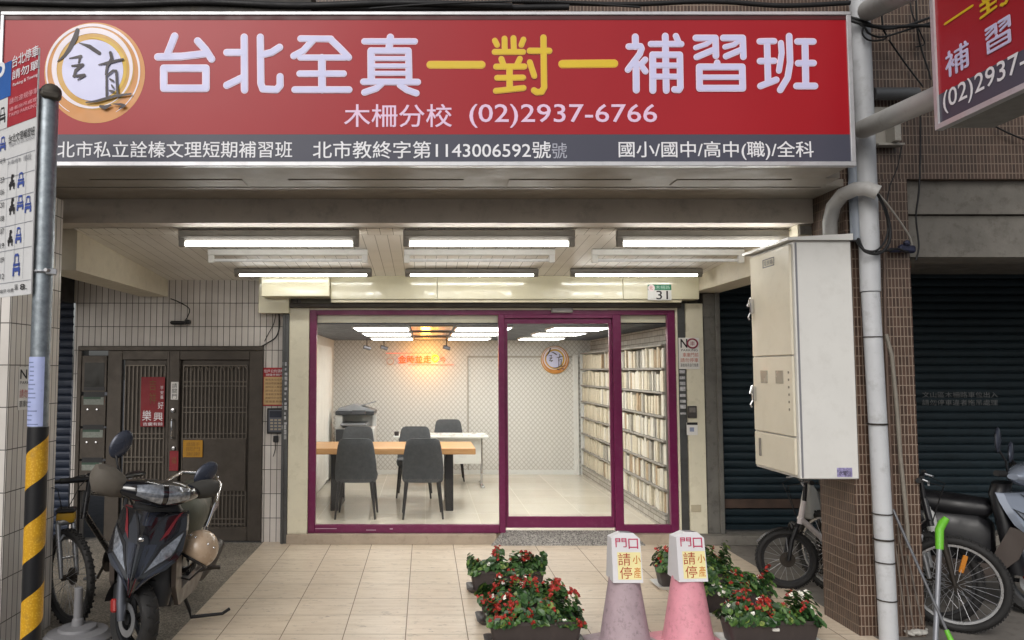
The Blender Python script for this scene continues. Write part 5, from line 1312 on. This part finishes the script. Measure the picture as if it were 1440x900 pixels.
for z, w, d in ((.16, .02, .02), (.14, .03, .025), (.10, .055, .04), (.02, .075, .055), (-.06, .085, .06), (-.11, .08, .055), (-.125, .03, .03)):
    rows.append([a + Vector((w * math.cos(2 * PI * k / 18) * (1 + .12 * math.sin(3 * k + z * 30)), d * math.sin(2 * PI * k / 18) * (1 + .12 * math.cos(2 * k)), z)) for k in range(18)])
m.loft(rows); tag(m.build('plastic_bag', mat('translucent_white_bag', 'b9b9b4', .4, var=.08), smooth=60), 'white plastic bag hanging from the handlebar of the white bicycle', 'bag')
ca = P(1345, 860, 5.28)
bike('black bicycle with a pale rimmed front wheel beside the brown pillar, nearest the street', (ca.x, ca.y), (.34, -.94), 34, .315, 1.02, None, 'mtb', M['darksteel'], .028, 'bicycles right of the pillar', 30, ('reflector',), mat('pale_rim', 'a5a6a8', .3, .7), 1.0, .27)
bike('second black bicycle behind the pale rimmed one right of the brown pillar', (ca.x - .03, ca.y + .2), (.1, -1), 40, .31, 1.0, None, 'mtb', M['alu'], .028, 'bicycles right of the pillar', 28, (), mat('dark_rim', '3b3b3d'), .96, .27)
m = MB(); c = P(1309, 732, 5.75); m.lathe([(0, -.09), (.036, -.09), (.038, -.06), (.038, .05), (.03, .07), (.022, .075), (.022, .10), (.0, .102)], 18, Matrix.Translation(c) @ Matrix.Rotation(R(-14), 4, 'Y'))
tag(m.build('water_bottle', mat('white_bottle', 'b9bab8', .4), smooth=40), 'white bottle strapped beside the bicycles at the right pillar edge', 'bottle')

# ================================================================ scooters
def scooter(label, loc, rz, steer, body, panel, lens_only=False, muffs=True, seat_m=None, stripe=True, rail=True, lean=0.0):
    t = thing('motor_scooter', label, 'scooter', loc, R(rz)); t.rotation_euler = (0, R(lean), R(rz))
    S_ = Matrix.Rotation(R(steer), 4, 'Z'); sv = lambda *p: S_ @ Vector(p)
    Rw, fat = .232, .05
    def wheel(Mx, y):
        n = 40
        prof = [(Rw - .075, -.042), (Rw - .03, -.054), (Rw - .008, -.036), (Rw, 0), (Rw - .008, .036), (Rw - .03, .054), (Rw - .075, .042)]
        m = MB(); m.loft([[Mx @ Vector((x, y + q * math.cos(2 * PI * k / n), Rw + q * math.sin(2 * PI * k / n))) for q, x in prof] for k in range(n)], False, True)
        for k in range(n):
            a = 2 * PI * k / n; sx = 1 if k % 2 else -1
            c = Mx @ Vector((sx * .021, y + (Rw - .002) * math.cos(a), Rw + (Rw - .002) * math.sin(a)))
            m.box(c, (.034, .012, .008), Mx.to_3x3() @ Matrix.Rotation(a - PI / 2, 3, 'X') @ Matrix.Rotation(.5 * sx, 3, 'Z'))
        w = m.build('wheel', M['rubber'], t, world=False, smooth=40)
        m = MB(); rr = Rw - .072
        m.loft([[Mx @ Vector((x, y + q * math.cos(2 * PI * k / n), Rw + q * math.sin(2 * PI * k / n))) for q, x in ((rr, -.04), (rr, .04), (rr - .02, .035), (rr - .025, 0), (rr - .02, -.035))] for k in range(n)], False, True)
        for k in range(5):
            a = 2 * PI * k / 5; m.tube([Mx @ Vector((0, y, Rw)), Mx @ Vector((0, y + rr * math.cos(a), Rw + rr * math.sin(a)))], [.022, .012], 8)
        m.cyl(Mx @ Vector((-.05, y, Rw)), Mx @ Vector((.05, y, Rw)), .03, 14)
        m.build('rim', mat('dark_scooter_rim', '2c2d30', .4, .5), w, world=False, smooth=40)
        m = MB(); m.loft([[Mx @ Vector((-.048 - dx_, y + q * math.cos(2 * PI * k / 30), Rw + q * math.sin(2 * PI * k / 30))) for q, dx_ in ((.1, 0), (.1, .004), (.06, .004), (.06, 0))] for k in range(30)], False, True)
        m.build('brake_disc', M['alu'], w, world=False, smooth=40)
        return w
    wheel(S_, 0)
    wheel(Matrix(), 1.24)
    gun = mat('gunmetal_fork', '5b5e66', .4, .6)
    for s in (-.085, .085):
        MB().tube([sv(s, 0, Rw), sv(s, .03, Rw + .1), sv(s * .9, .10, .58)], [.024, .03, .026], 12).build('fork_leg', gun, t, world=False, smooth=40)
    m = MB(); m.box(sv(-.115, .055, Rw + .08), (.03, .05, .08), (-.3, 0, R(steer)), .01); m.build('brake_caliper', mat('red_caliper', '8d1f1c', .4), t, world=False)
    m = MB(); rows = []
    for k in range(11):
        a = R(10 + 9.5 * k); q_ = Rw + .028
        rows.append([sv(x, -q_ * math.cos(a) * -1 if False else q_ * math.cos(a), Rw + (q_ - abs(x) * .25) * math.sin(a)) for x in (-.075, -.05, 0, .05, .075)])
    m.loft(rows, False, False, True); m.build('front_fender', M['black'], t, world=False, smooth=60)
    # front shield
    LV = [(.395, -.165, .03, .02), (.43, -.175, .085, .03), (.50, -.165, .165, .05), (.58, -.135, .212, .065), (.66, -.10, .226, .075), (.74, -.055, .224, .075), (.81, -.01, .214, .07), (.865, .03, .203, .06), (.875, .045, .198, .055)]
    def lerp(v):
        v = max(0, min(len(LV) - 1.001, v)); i = int(v); f = v - i
        return [LV[i][k] * (1 - f) + LV[i + 1][k] * f for k in range(4)]
    def SH(u, v, off=0.0):
        z, y, w, sw = lerp(v); au = abs(u)
        low = max(0, 1 - v / 4)
        return Vector((w * u * (1 + off * .5), y + sw * (1.9 * au ** 1.5) - .03 * max(0, 1 - au * 5) - off * 1.0, z + low * .12 * au ** 1.3))
    m = MB(); rings = []
    us = [-1 + k / 8 for k in range(17)]
    for k in range(25):
        v = 8 * k / 24; fr_ = [SH(u, v) for u in us]; bk_ = [SH(u, v) * 1.0 + Vector((0, .05 + .05 * (1 - abs(u)), 0)) for u in reversed(us)]
        rings.append(fr_ + bk_)
    m.loft(rings); shd_ = m.build('front_shield', body, t, world=False, smooth=35)
    def patch(name, uv, mt, off=.004, par=None, sub=5):
        """a four-cornered panel following the shield; uv = corners (u, v)"""
        m = MB(); rows = []
        for i in range(sub + 1):
            a = i / sub; r = []
            for j in range(sub + 1):
                b = j / sub
                u = (uv[0][0] * (1 - b) + uv[1][0] * b) * (1 - a) + (uv[3][0] * (1 - b) + uv[2][0] * b) * a
                v = (uv[0][1] * (1 - b) + uv[1][1] * b) * (1 - a) + (uv[3][1] * (1 - b) + uv[2][1] * b) * a
                r.append(SH(u, v, off))
            rows.append(r)
        m.loft(rows, False, False, True)
        return m.build(name, mt, par or shd_, world=False, smooth=60)
    lens = mat('clear_lamp_lens', '8d9198', .07, .55, var=.45, scale=45)
    for s in (1, -1):
        patch('position_lamp', [(s * .30, 2.5), (s * .78, 3.5), (s * .95, 5.3), (s * .52, 4.15)], lens, .006)
        patch('lamp_surround', [(s * .24, 2.3), (s * .82, 3.3), (s * .985, 5.5), (s * .47, 4.4)], M['black'], .003)
        patch('side_panel', [(s * .12, .7), (s * .62, 1.5), (s * .92, 3.2), (s * .36, 2.0)], panel, .003)  # patches coloured as sky reflections on the black scooter; body paint on the silver
        patch('upper_reflection_patch', [(s * .05, .8), (s * .17, 2.0), (s * .40, 4.5), (s * .10, 4.5)], panel, .003)
        if stripe:
            patch('red_stripe', [(s * .42, 4.7), (s * .60, 5.2), (s * .93, 7.7), (s * .89, 7.7)], mat('scooter_red_stripe', '6f1a22', .35), .005)
            patch('red_stripe', [(s * .05, .5), (s * .085, .5), (s * .13, 2.2), (s * .11, 2.2)], MATS['scooter_red_stripe'], .006)
        patch('vent_slash', [(s * .10, 5.2), (s * .16, 5.1), (s * .50, 7.0), (s * .46, 7.15)], M['black'], .006)
    patch('top_reflection_patch', [(-.14, 5.9), (.14, 5.9), (.26, 7.9), (-.26, 7.9)], panel, .004)  # on the black scooter, another sky reflection painted in
    c = SH(0, 4.9, .012); MB().ball(c, (.018, .006, .014), 12, 8).build('badge', M['chrome'], shd_, world=False, smooth=60)
    # inner leg shield and floor
    m = MB(); rings = []
    for z, y, w in ((.30, .10, .17), (.45, .13, .19), (.70, .17, .19), (.86, .20, .17), (.93, .18, .12)):
        rings.append(sup(0, y, w, .06, z, 20, 3))
    m.loft(rings); m.build('inner_shield', M['black'], t, world=False, smooth=50)
    MB().box((0, .42, .30), (.36, .52, .07), None, .02, 2).build('floorboard', M['black'], t, world=False, smooth=40)
    lowm = mat('brown_grey_lower_fairing', '4a423e', .4, var=.1, coat=.2)
    for s in (-1, 1):
        poly = [(-.06, .62), (.02, .42), (.18, .26), (.70, .22), (1.0, .34), (.66, .36), (.20, .36), (.06, .64)]
        MB().prism(poly, Matrix(((0, 0, s * 1.0, s * .175), (1, 0, 0, .06), (0, 1, 0, 0), (0, 0, 0, 1))), .03).build('lower_fairing', lowm, t, world=False)
    m = MB(); rings = []
    for y, w, z0, z1 in (((.60, .12, .30, .66), (.66, .15, .30, .72)) if rail else ((.25, .11, .32, .62), (.32, .15, .30, .70))) + ((.75, .16, .30, .73), (.85, .165, .30, .74), (1.10, .16, .42, .74), (1.35, .13, .52, .76), (1.50, .08, .60, .74)):
        n = 20; cz, hz = (z0 + z1) / 2, (z1 - z0) / 2
        rings.append([Vector((w * math.copysign(abs(math.cos(2 * PI * k / n)) ** .6, math.cos(2 * PI * k / n)), y, cz + hz * math.copysign(abs(math.sin(2 * PI * k / n)) ** .6, math.sin(2 * PI * k / n)))) for k in range(n)])
    m.loft(rings); m.build('rear_body', body if rail else M['black'], t, world=False, smooth=45)
    m = MB(); rings = []
    for y, w, z0, z1 in (((.42, .11, .68, .80), (.47, .17, .60, .875), (.62, .215, .56, .91), (.90, .20, .62, .87)) if rail else ((.22, .07, .72, .76), (.28, .12, .66, .80), (.50, .15, .66, .815), (.90, .165, .68, .83))) + ((1.15, .16, .70, .88), (1.35, .12, .74, .89), (1.42, .07, .78, .86)):
        n = 20; cz, hz = (z0 + z1) / 2, (z1 - z0) / 2
        rings.append([Vector((w * math.copysign(abs(math.cos(2 * PI * k / n)) ** .7, math.cos(2 * PI * k / n)), y, cz + hz * math.copysign(abs(math.sin(2 * PI * k / n)) ** .7, math.sin(2 * PI * k / n)))) for k in range(n)])
    m.loft(rings); m.build('seat', seat_m or M['black'], t, world=False, smooth=50)
    if rail:
        m = MB(); m.tube([(.18, .95, .62), (.215, 1.02, .78), (.21, 1.15, .90), (.13, 1.32, .94), (0, 1.36, .94), (-.13, 1.32, .94), (-.19, 1.15, .89), (-.19, 1.02, .78), (-.17, .95, .66)], .016, 10)
        m.tube([(.17, 1.05, .60), (.205, 1.16, .74), (.15, 1.32, .93)], .012, 8)
        m.build('grab_rail', M['chrome'], t, world=False, smooth=40)
    # handlebar cowl with headlight, turned with the wheel
    HS = Matrix.Translation((0, .10, 0)) @ Matrix.Rotation(R(steer * .75), 4, 'Z') @ Matrix.Translation((0, 0, .98)) @ Matrix.Rotation(R(4.0 if lean else 0), 4, 'Y') @ Matrix.Translation((0, 0, -.98))
    hv = lambda *p: HS @ Vector(p)
    m = MB(); rings = []
    for k in range(17):
        u = -1 + k / 8; w = .27 * u; th = (1 - abs(u) ** 2.2); ry, rz_ = .035 + .085 * th, .022 + .062 * th
        rings.append([hv(w, -.02 - .05 * th + ry * math.cos(2 * PI * q / 16), .975 + .03 * abs(u) + .015 * th + rz_ * math.sin(2 * PI * q / 16)) for q in range(16)])
    m.loft(rings); cw_ = m.build('handlebar_cowl', body, t, world=False, smooth=50)
    for s in (-1, 1):
        m = MB(); rows = []
        for i in range(7):
            a = i / 6; r = []
            for j in range(7):
                b = j / 6; u = s * (.06 + .56 * b); th = (1 - abs(u) ** 2.2); ry, rz_ = .035 + .085 * th + .004, .022 + .062 * th + .003
                ang = PI + (a - .5) * (1.5 - .5 * b) + .15
                r.append(hv(.27 * u, -.02 - .05 * th + ry * math.cos(ang), .975 + .03 * abs(u) + .015 * th - rz_ * math.sin(ang)))
            rows.append(r)
        m.loft(rows, False, False, True); m.build('headlight', lens, cw_, world=False, smooth=60)
        MB().ball(hv(s * .075, -.135, .98), (.036, .02, .034), 14, 10, HS.to_3x3().to_4x4()).build('headlight_reflector', M['chrome'], cw_, world=False, smooth=60)
    hb = MB(); hb.tube([hv(-.36, .06, 1.03), hv(-.2, .02, 1.01), hv(.2, .02, 1.01), hv(.36, .06, 1.03)], .016, 10); hb = hb.build('handlebar', M['darksteel'], t, world=False, smooth=40)
    for s in (-1, 1):
        MB().tube([hv(s * .25, .03, 1.017), hv(s * .37, .062, 1.03)], .021, 12).build('grip', M['rubber'], hb, world=False, smooth=40)
        if muffs:
            m = MB(); rings = []; ms_ = .92 if s < 0 else .62
            for k, (x, ry, rz_) in enumerate(((.20, .05, .05), (.22, .085, .075), (.28, .10, .095), (.34, .095, .10), (.39, .075, .085), (.41, .035, .04))):
                rings.append([hv(s * x, .0 + ms_ * ry * math.cos(2 * PI * q / 16) * (1 + .13 * math.sin(2.4 * q + 1.7 * k)), 1.02 + .25 * (x - .25) * ms_ + ms_ * rz_ * math.sin(2 * PI * q / 16) * (1 + .07 * math.cos(2 * q + 2 * k))) for q in range(16)])
            m.loft(rings); m.build('hand_muff', mat('taupe_canvas', '5b554d', .85, var=.1, bump=.3, bscale=200) if s < 0 else mat('dark_canvas', '3a3936', .85), t, world=False, smooth=50)
        b0, b1 = hv(s * .20, .02, 1.03), hv(s * (.28 if s < 0 else .29), .06, 1.20 if s < 0 else 1.075)
        MB().tube([b0, b0 * .5 + b1 * .5 + Vector((0, -.02, -.01)), b1], .008, 8).build('mirror_stem', M['black'], t, world=False, smooth=40)
        HR = HS.to_3x3().to_4x4() @ Matrix.Rotation(R(22 if s < 0 else 38), 4, 'Y')
        MB().ball(b1 + HR.to_3x3() @ Vector((0, .0, .06)), (.062, .02, .095), 16, 12, HR).build('mirror', mat('dark_blue_grey_mirror', '3a3e4a', .25, .3), t, world=False, smooth=60)
    # stand and rear bits
    m = MB(); m.tube([(.12, .62, .27), (.20, .66, .10), (.215, .66, .055), (.42, .70, .085)], [.014, .013, .013, .011], 8); m.tube([(.42, .70, .085), (.46, .74, .11)], .011, 8); m.build('side_stand', M['black'], t, world=False, smooth=40)
    m = MB(); m.tube([(.17, .78, .33), (.24, .8, .35), (.30, .83, .36)], .012, 8); m.box((.30, .83, .365), (.09, .05, .02), (0, 0, .2), .006); m.build('foot_peg', M['darksteel'], t, world=False)
    m = MB(); m.tube([(.14, .85, .26), (.17, 1.0, .25), (.19, 1.2, .30), (.2, 1.45, .38)], [.03, .045, .06, .055], 14); m.build('exhaust', M['darksteel'], t, world=False, smooth=40)
    MB().box((-.14, 1.05, .27), (.10, .45, .14), (.1, 0, 0), .03, 2).build('engine', M['darksteel'], t, world=False, smooth=40)
    for s in (-1, 1): MB().tube([(s * .12, 1.3, .28), (s * .13, 1.2, .55)], .022, 10).build('shock', gun, t, world=False, smooth=40)
    return t
blk = mat('glossy_black_paint', '121318', .12, var=.05, coat=.8, rvar=.03)
sky_refl = mat('painted_sky_reflection', '2b2f3b', .14, .3, var=.05, coat=.6, rvar=.04)  # sky reflected on the black gloss, painted in as blue grey
olive = mat('olive_grey_cover', '45473c', .6, var=.12, bump=.2, bscale=120)
fw_ = P(198, 884, 4.80)
scooter('glossy black motor scooter with red stripes and canvas hand muffs before the gate', (fw_.x - .075, 4.82, 0), 4, 44, blk, sky_refl, seat_m=olive, lean=6.5)
# helmet on the hook
hc = P(281, 772, 5.12)
hm = thing('helmet', 'beige open face helmet hanging at the side of the black scooter', 'helmet', hc)
HM = Matrix.Translation(hc) @ Matrix.Rotation(R(28), 4, 'Y') @ Matrix.Rotation(R(-20), 4, 'X')
m = MB(); rings = []
for k in range(13):
    a = R(-38 + 128 * k / 12); q_ = math.cos(a); rings.append([HM @ Vector((.118 * q_ * math.cos(2 * PI * j / 28), .138 * q_ * math.sin(2 * PI * j / 28), .125 * math.sin(a))) for j in range(28)])
m.loft(rings); m.build('helmet_shell', mat('beige_helmet_paint', 'a8937d', .3, var=.12, dirt=.25, dirtcol='5e4a3a', coat=.3), hm, smooth=60)
m = MB(); m.tube([HM @ Vector((.094 * math.cos(2 * PI * j / 28), .11 * math.sin(2 * PI * j / 28), -.078)) for j in range(28)], .009, 8, closed=True); m.build('helmet_trim', M['black'], hm, smooth=60)
m = MB()
for a in (-140, -115, -65, -40): m.ball(HM @ Vector((.11 * math.cos(R(a)), .128 * math.sin(R(a)), .045)), .009, 8, 6)
m.build('snap_button', M['chrome'], hm, smooth=60)
m = MB(); m.tube([HM @ Vector((.09, -.06, -.08)), HM @ Vector((.05, -.03, -.19)), HM @ Vector((-.02, .0, -.21)), HM @ Vector((-.08, .05, -.09))], .007, 6); m.build('chin_strap', M['black'], hm, smooth=60)
# silver scooter at the right
sil = mat('silver_blue_paint', '8d95a3', .2, .35, var=.05, coat=.6, rvar=.04)
scooter('silver motor scooter with black seat, cut off by the right edge of the photo', (4.38, 5.60, 0), 46, 0, sil, sil, muffs=False, stripe=False, rail=False)

# ================================================================ small things on the ground
g = G(121, 890); 
sb = thing('stand_base', 'grey plastic weighted stand base with a short post beside the scooter wheel', 'stand base', (g.x, 5.13, 0))
gp = mat('grey_plastic_base', '77777a', .55, var=.08, dirt=.2)
MB().lathe([(0, 0), (.215, 0), (.215, .02), (.19, .045), (.185, .055), (.12, .07), (.115, .085), (.06, .095), (.0, .096)], 36, Matrix.Translation((g.x, 5.13, 0))).build('base', gp, sb, smooth=30)
MB().lathe([(0, .09), (.04, .09), (.036, .13), (.028, .14), (.026, .33), (.02, .335), (0, .336)], 20, Matrix.Translation((g.x, 5.13, 0))).build('post', gp, sb, smooth=30)
# mop with green handle, leaning stick, white glove
mg = mat('lime_green_plastic', '63b02b', .4, var=.06)
a, b, c = P(1325, 736, 5.05), P(1321, 768, 5.0), P(1314, 905, 4.86); c = Vector((c.x, c.y, .0))
mp_ = thing('squeegee', 'grey stick with a bright green handle leaning by the bicycles', 'squeegee', c)
MB().tube([c, b], .016, 12).build('stick', mat('grey_stick', '82848a', .4, .4), mp_, smooth=40)
m = MB(); m.tube([b - Vector((0, 0, .02)), P(1321, 745, 5.02), a, P(1331, 729, 5.05)], [.023, .025, .026, .02], 12); m.build('handle', mg, mp_, smooth=50)
a, b = P(1255, 715, 5.14), P(1334, 893, 4.85); b.z = max(.02, b.z)
lw_ = thing('long_stick', 'thin grey stick leaning across the pillar with a green tip', 'stick', b)
MB().tube([a, b], .009, 10).build('stick', mat('dull_grey_stick', '5f6064', .5, .3), lw_, smooth=40)
d_ = (b - a).normalized(); MB().tube([b - d_ * .03, b + d_ * .05], [.014, .018], 10).build('tip', mg, lw_, smooth=40)
for k, (x0, y0, x1, y1) in enumerate(((1262, 740, 1285, 885), (1276, 780, 1297, 878), (1258, 760, 1276, 895))):
    a, b = P(x0, y0, 5.16), P(x1, y1, 5.08); b.z = max(.01, b.z)
    tag(MB().tube([a, b], .006, 8).build('thin_rod', mat('dull_brown_rod', '5f564e', .6), smooth=40), ('short brown rod leaning on the pillar behind the long grey stick', 'thin brown rod nearest the bicycles at the pillar foot', 'thin brown rod right beside the drainpipe foot')[k], 'rod')
m = MB(); a = G(1286, 893) + Vector((0, 0, .03)); rn = random.Random(4)
for k in range(9):
    m.ball(a + Vector((rn.uniform(-.11, .11), rn.uniform(-.05, .05), rn.uniform(-.012, .012))), (rn.uniform(.03, .06), .035, rn.uniform(.012, .022)), 12, 8, Matrix.Rotation(rn.uniform(0, 3), 4, 'Z') @ Matrix.Rotation(rn.uniform(-.4, .4), 4, 'X'))
tag(m.build('rag_bundle', mat('dirty_white_cloth', 'b5b2ab', .85, var=.15, bump=.4, bscale=80), smooth=60), 'dirty white rag bundle at the foot of the brown pillar', 'rag')
